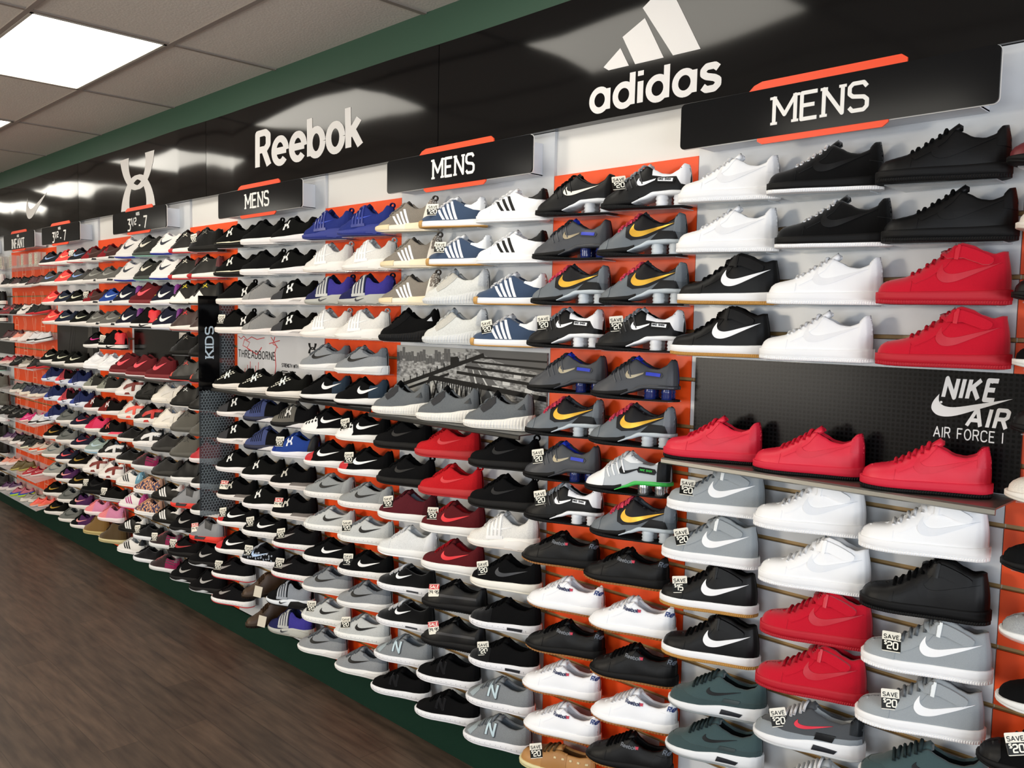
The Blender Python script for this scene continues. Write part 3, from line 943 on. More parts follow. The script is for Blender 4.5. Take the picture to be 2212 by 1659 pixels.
D('sba', LS, 'black sneaker with white stripes, white heel', 'sup', '#15150f', '#1b1a16', '#2a241c', [stripes('#ecebe6', .33, .10, 3, .045, .070, .19, .07), pan('heel_tab', [(.70, .26), (.86, .27), (1, .24), (1, .7), (.84, .7), (.78, .31)], '#d8d5d0')], L=KL)
D('flo', LS, 'navy and peach floral sneaker', 'sup', '#c99a80', '#e9e6e2', w, [('floral_print', [[(cx + .026 * math.cos(a * 1.05 + i) * (1 + .3 * (i % 2)), cz + .035 * math.sin(a * 1.05 + i)) for a in range(6)] for i, (cx, cz) in enumerate([(.08 + .075 * (j % 12) + .02 * math.sin(j * 9.1), .12 + .07 * (j // 12) + .03 * (j % 2) + .02 * math.sin(j * 5.3)) for j in range(36)])], '#2a2a55', 'print', 'u', False, .0011),
  ('floral_print', [[(cx + .02 * math.cos(a * 1.25 + i), cz + .03 * math.sin(a * 1.25 + i)) for a in range(5)] for i, (cx, cz) in enumerate([(.11 + .085 * (j % 10) + .03 * math.sin(j * 7.7), .15 + .075 * (j // 10) + .025 * math.sin(j * 3.9)) for j in range(30)])], '#e8a878', 'print', 'u', False, .0016)], lace='#e8b48a', um='knit', lining='#2c2c4c', L=KL)
D('ab_w', RS, 'white textured runner with ribbed sole', 'ab', '#dfe0dc', '#d4d6d6', '#c9cbcb', [pan('eyestay', EYE, '#c9c6bd', 'knit'), pan('heel_tab', HTAB, '#cfd2d4', 'knit')], um='knit', lining='#9aa3ad', tongue='#b9bfc4', nl=4)
D('ab_k', RS, 'black runner with ribbed black sole', 'ab', '#131314', '#19191b', '#131314', [pan('eyestay', EYE, '#1b1b1d', 'knit'), ('logo', [[(.86, .30), (.94, .30), (.92, .36)]], '#c9ccd0', 'print', 'u', False, .0015)], um='knit', nl=4)
D('ab_g', RS, 'grey runner with ribbed white sole', 'ab', '#6c7073', '#ece9e2', '#dcd9d2', [('side_stripes', [[(.435 + .018 * i, .40 + .014 * i), (.446 + .018 * i, .405 + .014 * i), (.436 + .018 * i, .46 + .010 * i), (.425 + .018 * i, .455 + .010 * i)] for i in range(3)], '#e9e9e6', 'print', 'u', False, .0022), pan('eyestay', [(.30, .25), (.36, .21), (.46, .27), (.52, .34), (.5, .46), (.34, .4)], '#3a3a3c', 'knit'), ('logo', [[(.83, .27), (.93, .27), (.91, .345)]], '#2a2d30', 'print', 'u', False, .0015)], um='knit', lining='#131418', tongue='#18191b', nl=3)
# plain runners
D('ro_k', RS, 'all-black knit runner with thick sole', 'roshe', '#131315', '#1d1c1c', '#141414', [sw('#1d1d20', x=.40, z=.19, w=.34, h=.34)], um='knit', tongue='#121214')
D('ro_r', RS, 'all-red knit runner with thick sole', 'roshe', '#c4161f', '#b8282c', '#a82024', [sw('#d0252c', x=.42, z=.19, w=.36, h=.34)], um='knit', lining='#8e1218', tongue='#c4161f')
D('ro_m', RS, 'maroon spotted runner with white sole', 'roshe', '#571720', '#ecebe8', '#e0dfdc', [pan('heel_counter', HEEL, '#4a141b', 'knit')], um='knit', lining='#7b8594')
D('ro_mr', RS, 'maroon runner with bright red tick', 'roshe', '#5a1218', '#ecebe8', '#e0dfdc', [sw('#e21f2b', x=.40, z=.17, w=.42, h=.38)], lace='#b01822', um='knit', lining='#a3161f')
D('ro_w', RS, 'all-white runner with tall sole', 'roshe', '#e8e9e8', '#efefed', w, [pan('toe_cap', TOE, '#e2e4e4', 'knit'), pan('heel_counter', HEEL, '#e6e7e7', 'leather')], um='knit', lace=w, lining='#c4c9cc')
D('ro_kw', RS, 'black runner with thick cream sole', 'roshe', '#101113', '#efece2', '#e4e0d4', [sw('#33353a', x=.42, z=.18, w=.44, h=.38)], um='knit')


CAGE = [[(.34 + i * .052, .13 + i * .006), (.372 + i * .052, .13 + i * .006), (.36 + i * .058, .34 + i * .035), (.335 + i * .058, .33 + i * .035)] for i in range(4)]
CAGE += [[(.335, .12), (.56, .14), (.555, .18), (.33, .16)], [(.33, .29), (.52, .42), (.54, .46), (.33, .33)]]
PTOE = [(0, 0), (.27, 0), (.33, .12), (.33, .2), (.31, .5), (0, .5)]
PQ = [(.56, 0), (1, 0), (1, .7), (.66, .7), (.56, .38)]


def presto(code, desc, up, mid, out, cage, toe=None, qtr=None, swc=None, lining=None, L=.294, um='knit', sside=None):
    D(code, RS, desc, 'pre', up, mid, out, ([pan('toe_panel', PTOE, toe, um)] if toe else []) + ([pan('rear_panel', PQ, qtr, um)] if qtr else []) + [('side_cage', CAGE, cage, 'plastic', 'u', False, .0032)]
      + ([('swoosh_mark', xf([SWOOSH], .40, .055, .15, .11), swc, 'print', 'm', False, .002)] if swc else []) + ([sw(sside, x=.40, z=.24, w=.28, h=.24)] if sside else [])
      + [solepatch('heel_sole_panel', [(.58, .035), (.74, .03), (.96, .04), (.98, .12), (.80, .145), (.64, .12)], mid if code != 'pr_k' else '#141416', 'rubber', .0035)], um=um, lining=lining, L=L, tongue=lining or up, nl=4)


presto('pr_b', 'royal blue stretch-knit sneaker with heel loop', '#26337d', '#2c3888', '#232d70', '#283685', lining='#18235f', sside='#3d54c4')
presto('pr_w', 'all-white stretch sneaker with heel loop', '#ece9e3', '#f0ece6', '#d9cfc6', '#f1efec', lining='#bfc1c2', sside='#f3f2f0')
presto('pr_o', 'navy toe, grey cage, purple heel sneaker', '#1a1f45', '#b3b3ac', '#8e8c84', '#b6b7b4', toe='#1d2050', qtr='#3d3790', swc='#20222c', lining='#14182f')
presto('pr_k', 'black sneaker with pale grey cage', '#121315', '#dde2e8', '#17181a', '#9aa0a8', toe='#101113', qtr='#8f959d', swc='#17181a', lining='#121315')
presto('pr_n', 'navy sneaker with white sole and small tick', '#1b2550', '#dfe3ee', '#b9bfd0', '#1d2858', toe='#3c4c98', swc='#2a3350', lining='#141b3c', L=KL)
presto('pr_c', 'black sneaker with coral toe and tongue', '#231518', '#dfe3ee', '#b9bfd0', '#c4444e', toe='#f0525c', swc='#2a3350', lining='#c8505c', L=KL)
D('ln_g', RS, 'light grey knit runner with black tick', 'run', '#8f9295', '#e9e8e6', '#d8d7d5', [sw('#121214', x=.34, z=.18, w=.40, h=.34), pan('heel_tab', [(.60, .33), (.74, .27), (.9, .28), (1, .26), (1, .7), (.6, .7)], '#6b7076', 'knit'), solepatch('heel_texture', [(.6, .04), (.95, .04), (.97, .11), (.7, .09)], '#dcdad8', 'rubber', .002)], um='knit', lining='#454b53', lace='#73777b')
D('ln_k', RS, 'black runner with grey scaled heel', 'run', '#131314', '#e9e7e4', '#201f20', [pan('heel_counter', [(.72, .1), (1, .1), (1, .7), (.70, .7)], '#2b3a49', 'knit'), sw('#ecebea', x=.52, z=.18, w=.36, h=.36)], um='knit')
D('lt', RS, 'black runner with white lattice toe', 'run', '#111113', '#eeece8', '#dedcd8', [pan('lattice_toe', [(0, 0), (.34, 0), (.42, .14), (.40, .24), (.28, .4), (0, .4)], '#ecebe8'), ('lattice_hole', [[(.14 + .07 * i, .145 + .05 * j + .02 * i), (.17 + .07 * i, .135 + .05 * j + .02 * i), (.185 + .07 * i, .165 + .05 * j + .02 * i), (.155 + .07 * i, .178 + .05 * j + .02 * i)] for i in range(4) for j in range(2)], '#1a1a1c', 'knit', 'u', False, .0016), sw('#f0f0ee', x=.47, z=.19, w=.40, h=.38)], um='knit')
D('lr', RS, 'black trainer with red toe, white tick', 'run', '#111113', '#ecebea', '#cfcecd', [pan('toe_panel', [(0, 0), (.19, 0), (.27, .14), (.26, .2), (.20, .4), (0, .4)], '#c4121f'), sw('#efefee', x=.36, z=.17, w=.42, h=.36)], um='knit')
D('fr_g', RS, 'grey mesh runner with black tick', 'free', '#999c9c', '#ebe8e4', '#dcd9d5', [sw('#141517', x=.40, z=.17, w=.38, h=.34), pan('heel_counter', HEEL, '#a9acac', 'knit')], um='knit', lining='#17181a')
D('fr_p', RS, 'pale off-white runner with black tick', 'free', '#c9cbc9', '#ebebe8', '#dcdcd9', [sw('#141517', x=.46, z=.17, w=.38, h=.34), pan('toe_cap', TOES, '#d4d6d5', 'knit')], um='knit', lining='#9aa0a6', lace='#8d9194')
D('fr_k', RS, 'black runner with white tick and sole', 'free', '#101113', '#eae8e6', '#dbd9d7', [sw('#ecebea', x=.45, z=.17, w=.38, h=.34)], um='knit')
D('fr_v', RS, 'dark brown runner with grey tick', 'free', '#221a1c', '#ebe9e8', '#c4202c', [sw('#8a8582', x=.26, z=.18, w=.30, h=.26), pan('rear_panel', QTR, '#1b1b1e', 'knit')], um='knit', lining='#17171a')
D('fr_x', RS, 'black runner with white paint splashes', 'free', '#15171c', '#e9e8ec', '#d9d8dc', [('splash_print', [[(cx + (.012 + .008 * ((i * 7 + a) % 3)) * math.cos(a * 1.05), cz + (.010 + .008 * ((i * 5 + a) % 3)) * math.sin(a * 1.05)) for a in range(6)] for i, (cx, cz) in enumerate([(.1 + .06 * (j % 13), .13 + .075 * (j // 13) + .03 * ((j * 7) % 3) / 2) for j in range(26)])], '#8d97a6', 'print', 'u', False, .0011), sw('#a9c4e8', x=.36, z=.16, w=.38, h=.36)], um='knit', lace='#c9ccd2')
D('sb_k', LS, 'black shoe, white tick and white laces', 'free', '#0e0f11', '#e9e9ec', '#dcdce0', [sw('#eceef0', x=.40, z=.20, w=.26, h=.26), solepatch('air_window', [(.60, .04), (.80, .04), (.80, .062), (.60, .06)], '#3b3d44', 'gloss', .002)], lace=w, um='suede')
D('lug', 'walking_shoe', 'black leather shoe with lugged sole', 'rb', '#111113', '#1b1b1d', '#0f0f11', [pan('side_panel', [(.28, .18), (.9, .2), (.9, .23), (.28, .215)], '#26262a')])
D('mx_k', MS, 'black mid runner with white air sole', 'free', '#121214', '#e9e9ed', '#dcdce0', [pan('toe_cap', TOEL, '#17181b', 'suede'), solepatch('air_window', [(.60, .035), (.80, .035), (.81, .07), (.60, .065)], '#2a2c32', 'gloss', .002)], um='knit')
NB = stroke_polys('N', .15, .032, 0)[0]
D('nb_g', RS, 'grey runner with large letter N', 'free', '#85898c', '#e9e9ec', '#dadade', [('letter_mark', xf(stroke_polys('N', .165, .044, 0, .12)[0], .40, .165), '#3d4146', 'leather', 'u', False, .0014), ('letter_mark', xf(stroke_polys('N', .155, .028, 0, .12)[0], .403, .17), '#bcd0d8', 'leather', 'u', False, .0028), pan('toe_band', [(.10, .13), (.17, .11), (.25, .2), (.24, .24), (.17, .2)], '#9aa6ab', 'suede')], um='knit', lining='#6b747c', lace='#8b9094')
D('nb_k', RS, 'black runner with faint letter N', 'free', '#0f0f11', '#e9e9ec', '#dadade', [('letter_mark', xf(stroke_polys('N', .15, .034, 0, .12)[0], .40, .17), '#1e1e22', 'suede', 'u', False, .0014)], um='knit')
# training shoes in the left MENS bay


def ua(code, desc, up, mid, out, lc, ov=(), um='knit', shape='run', L=.294, lx=.46, lz=.27, ls=.085, lining=None):
    D(code, 'training_shoe', desc, shape, up, mid, out, list(ov) + ([('logo', xf(ua_logo(), lx, lz, ls * 1.5, ls * 1.4, shear=.25, rot=.3), lc, 'leather', 'u', False, .002)] if lc else []), um=um, L=L, lining=lining)


ua('ua_l', 'black shoe with pale piped sole', '#121210', '#1d1c19', '#171613', '#ece9de', [solepatch('sole_piping', [(0, .075), (.5, .08), (1, .12), (1, .135), (.5, .095), (0, .09)], '#e6dfc4', 'rubber', .0025)])
ua('ua_s', 'black laced shoe with thick white sole', '#1b1c1c', '#ece8e6', '#dcd8d6', None, [pan('rear_panel', QTR, '#131414', 'knit')], shape='roshe')
ua('ua_k', 'black shoe with large white emblem', '#131412', '#ece8e8', '#dcd8d8', '#f0efea', lx=.44)
ua('ua_h', 'black high-sided shoe with heel emblem', '#151512', '#e9e2dc', '#d9d2cc', '#efece6', lx=.80, lz=.235, shape='roshe')
ua('ua_g', 'grey wave-knit training shoe', '#8c8b89', '#e4dcd8', '#d2cac6', None, [pan('toe_cap', TOE, '#969593', 'knit')])
ua('ua_d', 'black shoe with dark grey toe', '#131311', '#e9e2de', '#d9d2ce', '#f0efea', [pan('toe_panel', TOEL, '#3c3c3e', 'knit'), solepatch('sole_void', [(.5, .055), (.72, .06), (.76, .085), (.6, .085)], '#b0aba8', 'rubber', .002)], lx=.50)
ua('ua_p', 'black shoe with white dash pattern', '#1a1a16', '#e6dfd6', '#d6cfc6', '#e9f0ee', [('dash_print', [[(.20 + .055 * i + .025 * (j % 2), .15 + .042 * j + .02 * i), (.235 + .055 * i + .025 * (j % 2), .158 + .042 * j + .02 * i), (.237 + .055 * i + .025 * (j % 2), .174 + .042 * j + .02 * i), (.202 + .055 * i + .025 * (j % 2), .166 + .042 * j + .02 * i)] for i in range(10) for j in range(5) if .166 + .042 * j + .02 * i < min(itp(SH['run']['H'], .2 + .055 * i), itp(SH['run']['C'], .24 + .055 * i) if i > 4 else 1) - .012], '#d9d6c6', 'print', 'u', False, .0012)])
UB = [('toe_rib', [[(.26 + .045 * i, .14 + .006 * i), (.268 + .045 * i, .14 + .006 * i), (.262 + .05 * i, .27 + .035 * i), (.25 + .05 * i, .27 + .035 * i)] for i in range(6)], '#17181c', 'knit', 'u', False, .0016), pan('rear_panel', [(.58, 0), (1, 0), (1, .7), (.72, .7), (.62, .4)], '#17171b', 'knit'),
      solepatch('white_heel_sole', [(.42, .02), (.6, .02), (1, .03), (1, .12), (.7, .09)], '#e9e6e6', 'rubber', .003)]
ua('ub_b', 'navy shoe with blue knitted front', '#454f7c', '#1c2038', '#15161c', None, UB)
ua('ub_g', 'charcoal shoe with grey knitted front', '#6e6a62', '#1a1a1c', '#15161c', '#e9e6de', UB, lx=.46)
ua('ua_b', 'bright blue shoe with white sole', '#22418f', '#e9e8ee', '#d9d8de', '#e6eaf2', [pan('heel_cage', HEEL, '#15161c', 'leather'), pan('toe_cap', TOES, '#17308a', 'knit')])
ua('ua_f', 'black shoe with fading pale sole', '#101012', '#e4ddd8', '#d9d2cf', '#c9c4b8', [solepatch('dark_heel_sole', [(.55, .07), (1, .09), (1, .14), (.6, .12)], '#6b6460', 'rubber', .0025)], lx=.42)
ua('ua_o', 'pale green-grey training shoe with dark heel', '#8d8f82', '#e6e3de', '#d6d3ce', '#3a3a34', [pan('rear_panel', QTR, '#2b2a26', 'knit')], L=KL)
ua('ua_r', 'dark red training shoe with black heel', '#74201c', '#ece4e2', '#dcd4d2', '#f0e6e2', [pan('rear_panel', QTR, '#1e1917', 'knit')], L=KL)
ua('ua_c', 'black shoe with coral emblem and stripe', '#1f1d1c', '#dcd8d4', '#cfcbc8', '#e0564e', [solepatch('coral_stripe', [(.5, .06), (1, .09), (1, .135), (.6, .11)], '#f0506a', 'rubber', .003), pan('toe_cap', TOES, '#8a8d84', 'knit')], L=KL)
# court shoes beside the KIDS fin


def jd(code, desc, up, mid, out, lc, ov=(), L=.265, um='leather', lining=None, shape='mid', lx=.58, lz=.40):
    D(code, BS, desc, shape, up, mid, out, list(ov) + ([('logo', xf(JUMP, lx, lz, .13, .13), lc, 'leather', 'u', False, .002)] if lc else []), um=um, L=L, lining=lining)


RT = solepatch('red_toe_sole', [(0, 0), (.22, 0), (.24, .12), (0, .13)], '#b91f26', 'rubber', .003)
jd('jd_kr', 'black court shoe, red toe sole', '#23211c', '#ece6dc', '#b91f26', '#cfc9b8', [RT, pan('heel_tab', HTAB, '#5c1c1c')], lining='#9a1c1c')
jd('jd_k', 'all-black court shoe', '#1a1814', '#1d1b17', '#141310', '#6b675c', um='suede')
jd('jd_y', 'black court shoe, white mudguard, yellow emblem', '#17150f', '#f0ebe2', '#17150f', '#d8c226', [pan('mudguard', [(0, 0), (.55, 0), (.6, .14), (.42, .3), (.3, .16), (.12, .2), (0, .24)], '#efeae2')])
jd('jd_m', 'dark maroon court shoe, red emblem', '#37201b', '#ece2da', '#8a2a26', '#e0262c')
jd('jd_kc', 'black camouflage court shoe, red sole', '#2b2a26', '#262522', '#c4302a', '#c23c34', [pan('toe_panel', TOES, '#d8503e')])
jd('jd_kk', 'black court shoe with thin white sole', '#26241f', '#201f1c', '#e6e2dc', '#c9c9c4')
jd('jd_g', 'plain dark grey suede court shoe', '#5a574f', '#55534c', '#4c4a44', '#33312c', um='suede')
jd('jd_d', 'all-charcoal low court shoe', '#2b2926', '#2d2b28', '#262422', None, shape='am', L=KL, um='suede')
jd('jd_r', 'red court shoe with white sole', '#b51b28', '#e6dcdc', '#d6cccc', None)
jd('jd_w', 'black court shoe with curved white sole', '#141414', '#e6e4e2', '#d9d7d5', None)
jd('jd_i', 'grey court shoe with bright red sole', '#85878a', '#e5392c', '#d93428', None, [pan('collar_panel', [(.56, .30), (.74, .27), (.78, .7), (.5, .7)], '#26282b'), solepatch('dark_sole_panel', [(.3, .05), (.55, .06), (.6, .11), (.3, .1)], '#26282b', 'rubber', .003)])
D('nk_m', BS, 'black trainer with silver tick', 'mid', '#141315', '#1a191b', '#b9bcc0', [sw('#a9a6a2', x=.40, z=.2, w=.34, h=.28), solepatch('silver_sole_panel', [(.3, .03), (.5, .03), (.64, .06), (.5, .07)], '#c9ccd0', 'gloss', .003)], um='knit', L=.28)
D('nk_r', RS, 'black runner with dark red tick', 'run', '#171416', '#1a181a', '#141214', [sw('#a3161c', x=.30, z=.18, w=.46, h=.32)], um='knit', L=.29, lining='#7a1418')
# children's bays
D('ky_w', BS, 'white court shoe with blue sole', 'mid', '#e3dfda', '#e6e2de', '#26389c', [sw('#1c2230', x=.40, z=.22, w=.34, h=.32), solepatch('blue_sole', [(.0, 0), (1, 0), (1, .06), (.5, .035), (0, .05)], '#25379a', 'rubber', .003)], lining='#2c3f9c', L=KL)
D('ky_k', BS, 'black court shoe with mint sole', 'mid', '#24251f', '#3c423c', '#8fc4b4', [sw('#d9d4c4', x=.36, z=.22, w=.36, h=.34)], L=KL)
D('kd_v', BS, 'navy court shoe with purple heel loop', 'mid', '#17182a', '#ece9e6', '#c9c8d4', [sw('#f0eeea', x=.38, z=.17, w=.40, h=.36), pan('heel_tab', HTAB, '#7a2a86'), ('yellow_tab', [[(.22, .2), (.28, .215), (.28, .235), (.22, .22)]], '#d8b72a', 'leather', 'u', False, .002)], um='knit', L=KL)
D('kd_p', BS, 'black sneaker with pink tick', 'run', '#1a1719', '#e9e6e2', '#d6d3cf', [sw('#d42a86', x=.38, z=.2, w=.42, h=.32)], um='knit', L=KL)
D('hy_r', BS, 'dark red high court shoe, coral tick', 'afm', '#5f161b', '#7a2024', '#e6dcda', [sw('#f0505c', x=.36, z=.2, w=.42, h=.42)], um='knit', lining='#3c0f12', L=.285)
D('le_r', BS, 'black high-top with red finned heel', 'afm', '#191816', '#ece9e4', '#1c1b19', [pan('finned_heel', [(.72, .14), (1, .14), (1, .8), (.70, .8), (.80, .46), (.72, .40), (.80, .34), (.72, .28), (.80, .22)], '#e0222c'), ('swoosh_mark', xf([SWOOSH], .44, .04, .3, .16), '#1b1b1c', 'print', 'm', False, .003)], um='knit', L=KL)


def hu(code, desc, up, mid, out, cage, lining, txt=None):
    D(code, 'strap_heel_sneaker', desc, 'hu', up, mid, out, [('heel_cage', [[(.42, .16), (.55, .22), (.78, .29), (.97, .30), (.97, .36), (.74, .36), (.50, .29), (.40, .20)], [(.66, .12), (.76, .12), (.78, .30), (.68, .28)]], cage, 'leather', 'u', True, .003), pan('toe_panel', TOES, up, 'leather'),
      solepatch('sole_window', [(.45, .04), (.62, .05), (.58, .10), (.48, .09)], cage, 'rubber', .002)] + ([lettering('NIKE', '#e8eaee', .80, .275, .06, .2)] if txt else []), lining=lining, L=KL, um='leather')


hu('hu_wr', 'white sneaker with dark red heel strap', '#e6e0da', '#ebe6e2', '#dcd6d2', '#7a2a22', '#1c1c1c')
hu('hu_k', 'black sneaker with black heel strap', '#1d1c17', '#22211c', '#191813', '#26251f', '#1c2624')
hu('hu_w', 'cream sneaker with pale blue lining', '#e6dfd2', '#e9e2d6', '#dcd5ca', '#e2dcd2', '#a9b9cc')
hu('hu_wc', 'white sneaker with coral heel strap', '#d6d0c6', '#e6e0d8', '#d9d3cb', '#f0604e', '#b8443c')
hu('hu_kr', 'black sneaker with red heel strap', '#1a1816', '#e6e0d8', '#d9d3cb', '#c42a22', '#1c1917')
hu('hu_kw', 'black and white sneaker, pale blue lining', '#1d1c1a', '#e9e5e2', '#dcd8d5', '#e0dedc', '#8ea4b8', 1)
D('sk_k', 'skate_shoe', 'black skate shoe with white sole', 'skate', '#1a1813', '#e4e0da', '#d6d2cc', [pan('toe_cap', TOE, '#1e1c17', 'suede')], um='suede', L=KL)
D('sk_p', 'skate_shoe', 'dark skate shoe with pink striped collar', 'skate', '#2b1c1c', '#dfe0e0', '#c4c8c8', [pan('rear_panel', [(.60, 0), (1, 0), (1, .7), (.66, .7)], '#8a1c4c', 'suede'), ('side_stripes', [[(.62, .22 + .05 * i), (.92, .19 + .05 * i), (.92, .205 + .05 * i), (.62, .238 + .05 * i)] for i in range(4)], '#2a1020', 'leather', 'u', False, .002), pan('heel_tab', HTAB, '#4a4c50')], um='suede', lace='#b06a6a', L=KL)
D('sk_n', 'skate_shoe', 'black skate shoe with white toe tick', 'skate', '#17161a', '#e4e6ea', '#d4d6da', [('swoosh_mark', xf([SWOOSH], .06, .125, .26, .16), '#e4e4e4', 'leather', 'u', False, .002)], um='suede', L=KL)
D('van', 'skate_shoe', 'plain dark canvas skate shoe', 'skate', '#22211e', '#d6d6d6', '#8f8f90', [solepatch('sole_line', [(0, .06), (1, .07), (1, .08), (0, .07)], '#2a2a2b', 'rubber', .002)], um='cloth', L=KL)


def tr(code, desc, up, swc, mid='#e6e1dc', out='#d6d1cc', ov=(), shape='run', lining=None, um='knit', lace=None):
    D(code, RS, desc, shape, up, mid, out, list(ov) + ([sw(swc, x=.38, z=.18, w=.42, h=.36)] if swc else []), um=um, L=KL, lining=lining, lace=lace)


tr('am_r', 'dark red runner with brown heel', '#8c1a22', '#4c302c', ov=[pan('rear_panel', QTR, '#4a302b', 'knit'), am_win])
tr('am_s', 'dull grey runner with pale tick', '#6d6b66', '#9a9a92', ov=[am_win], lining='#5c5b57')
tr('am_b', 'blue runner with pale blue tick', '#2a4a9a', '#cfe2f4', ov=[am_win])
tr('hr_p', 'hot pink running shoe', '#d62a52', None, ov=[pan('rear_panel', QTR, '#e03a64', 'knit')])
tr('clf', 'pale blue floral clear-soled sneaker', '#93a39c', '#b9cfd8', mid='#c4d0d4', out='#86c0e0', lining='#5c7a80')
tr('pk', 'pink ombre knit sneaker', '#f08a90', None, mid='#ece0e0', out='#dccfd0', ov=[pan('rear_panel', QTR, '#dc8cae', 'knit')], lining='#7a4c5c')
tr('rv_kb', 'black runner with pale blue tick', '#22242a', '#8aa4cc', out='#b93c3c')
tr('rv_gb', 'grey runner with light blue tick', '#4b4a48', '#8aa8e0')
tr('rv_c', 'coral runner with peach tick', '#f0504c', '#f4b08c', lining='#c83c3c')
tr('rv_n', 'navy runner with pale tick', '#1f2638', '#d6d2b4')
tr('rv_k', 'black runner with cream tick', '#23241f', '#d9d8c0')
tr('rv_s', 'grey runner with darker grey tick', '#6e706c', '#3f4440', lining='#2c3438')
tr('rv_g', 'light grey runner with slate tick', '#a09f98', '#5c6668', lining='#2f3c46')
tr('nk_p', 'navy runner with coral tick', '#17172a', '#f05a60', lining='#c44a52')
tr('nk_au', 'black runner with mustard tick', '#16140f', '#a8842e')
tr('nk_f', 'black runner with purple floral heel', '#16171a', '#e89a94', ov=[pan('rear_panel', QTR, '#4a2350', 'knit')], lining='#5a2a6e')
D('bt_w', 'work_boot', 'tan nubuck ankle boot', 'boot', '#7a5c2e', '#b9a66c', '#c4b078', [], um='suede', L=.27, lining='#1c1812', lace='#6b5028')
D('bt_o', 'work_boot', 'dark olive ankle boot with pale sole', 'boot', '#4c3a1e', '#cbbf90', '#bfb284', [], um='suede', L=.27, lining='#14110c', lace='#3a2c16')
D('bt_b', 'work_boot', 'brown boot wrapped in clear plastic', 'boot', '#3d2710', '#2e1e0d', '#24170a', [], um='leather', L=.225, lining='#1c140c', lace='#33200e')
IL = .15


def inf(code, desc, up, mid, c2, shape='mid', swc=None):
    D(code, 'infant_shoe', desc, shape, up, mid, mid, ([pan('toe_panel', MUD, c2)] if c2 else []) + ([sw(swc, x=.36, z=.2, w=.42, h=.36)] if swc else []), L=IL, nl=3)


inf('inf_kw', 'black and white infant shoe', '#1a1917', '#e9e2dc', '#e6e0da')
inf('inf_mw', 'maroon and white infant shoe', '#3a1a1e', '#e9e2dc', '#e6dcd6')
inf('inf_mk', 'dark maroon infant shoe', '#4a1a20', '#d9d2cc', '#2a1a1c')
inf('inf_m', 'maroon infant shoe with red tick', '#5a1a1f', '#8a2a30', None, swc='#d42a3c')
inf('inf_k', 'black infant shoe', '#1c1b17', '#26251f', None, swc='#6a6a62')
inf('inf_w', 'white infant shoe with black tick', '#dfd9d2', '#e6e0da', None, swc='#1c1c1e')
inf('inf_kr', 'black infant shoe with red sole', '#1e1c17', '#c4222a', None)
inf('inf_pw', 'pink and white infant shoe', '#e0907a', '#e9dcd6', '#e6d6d0', 'run')
inf('inf_ww', 'all-white infant shoe', '#e2d6d0', '#e6dcd6', None, 'afm')
inf('inf_wk', 'white infant shoe with black heel', '#d9d6d6', '#e0dedc', '#1c1a18')
inf('inf_pr', 'pink and red infant shoe', '#a82a3c', '#e6dcd2', '#d6b0a8', 'run')
inf('inf_gw', 'grey and white infant shoe', '#8a8478', '#dcd6cc', '#d0c8c0', 'run')
inf('inf_gk', 'green-black infant shoe with white toe', '#26302a', '#dcd6cc', '#dcd2c8')
inf('inf_nw', 'navy infant shoe with cream sole', '#1f2440', '#e6dac8', '#e0d4c4')
inf('inf_p', 'hot pink infant shoe', '#d82a78', '#f0d6cc', None, 'run', '#f4a0bc')
inf('inf_v', 'purple and white infant shoe', '#4a2450', '#dcd2cc', '#cfc4c4', 'run')
inf('inf_kc', 'black infant shoe with cream sole', '#191815', '#e6e2c4', '#3a3a38')
inf('inf_o', 'cream infant shoe with orange collar', '#c9b8a8', '#dcd6cc', '#e0552c', 'run')
inf('inf_ol', 'olive infant shoe', '#5c4c20', '#b0a45c', None)
inf('inf_rw', 'red infant shoe with white sole', '#a81c2a', '#dcd0cc', None, 'run', '#d9b0b0')
inf('inf_yl', 'multicoloured infant shoe with lime sole', '#b05a6a', '#b8dc2a', '#2a4aa0', 'run')
inf('inf_c', 'coral patterned infant shoe', '#f05a4a', '#c8b8b8', '#e87858', 'run')

# ---------------------------------------------------------------- the room
CZ = 3.117
XL, XR, YF = -15.0, 4.0, -8.0


def struct(name, g, m, parent=None, smooth=False):
    o = g.obj(name, m, parent, smooth)
    if parent is None:
        o['kind'] = 'structure'
    return o


def box(name, a, m, parent=None):
    g = G()
    g.box(*a)
    return g.obj(name, m, parent)


def noise_mat(name, c1, c2, scale, rough, stretch=(1, 1, 1), bump=0.0, detail=4.0, spec=.4):
    m = bpy.data.materials.new(name)
    m.use_nodes = True
    nt = m.node_tree
    b = nt.nodes['Principled BSDF']
    tc = nt.nodes.new('ShaderNodeTexCoord')
    mp = nt.nodes.new('ShaderNodeMapping')
    mp.inputs['Scale'].default_value = stretch
    n = nt.nodes.new('ShaderNodeTexNoise')
    n.inputs['Scale'].default_value = scale
    n.inputs['Detail'].default_value = detail
    r = nt.nodes.new('ShaderNodeValToRGB')
    r.color_ramp.elements[0].position = .3
    r.color_ramp.elements[1].position = .7
    r.color_ramp.elements[0].color = lin(c1)
    r.color_ramp.elements[1].color = lin(c2)
    nt.links.new(tc.outputs['Object'], mp.inputs[0])
    nt.links.new(mp.outputs[0], n.inputs['Vector'])
    nt.links.new(n.outputs['Fac'], r.inputs[0])
    nt.links.new(r.outputs[0], b.inputs['Base Color'])
    b.inputs['Roughness'].default_value = rough
    b.inputs['Specular IOR Level'].default_value = spec
    if bump:
        bp = nt.nodes.new('ShaderNodeBump')
        bp.inputs['Strength'].default_value = bump
        bp.inputs['Distance'].default_value = .004
        nt.links.new(n.outputs['Fac'], bp.inputs['Height'])
        nt.links.new(bp.outputs['Normal'], b.inputs['Normal'])
    return m


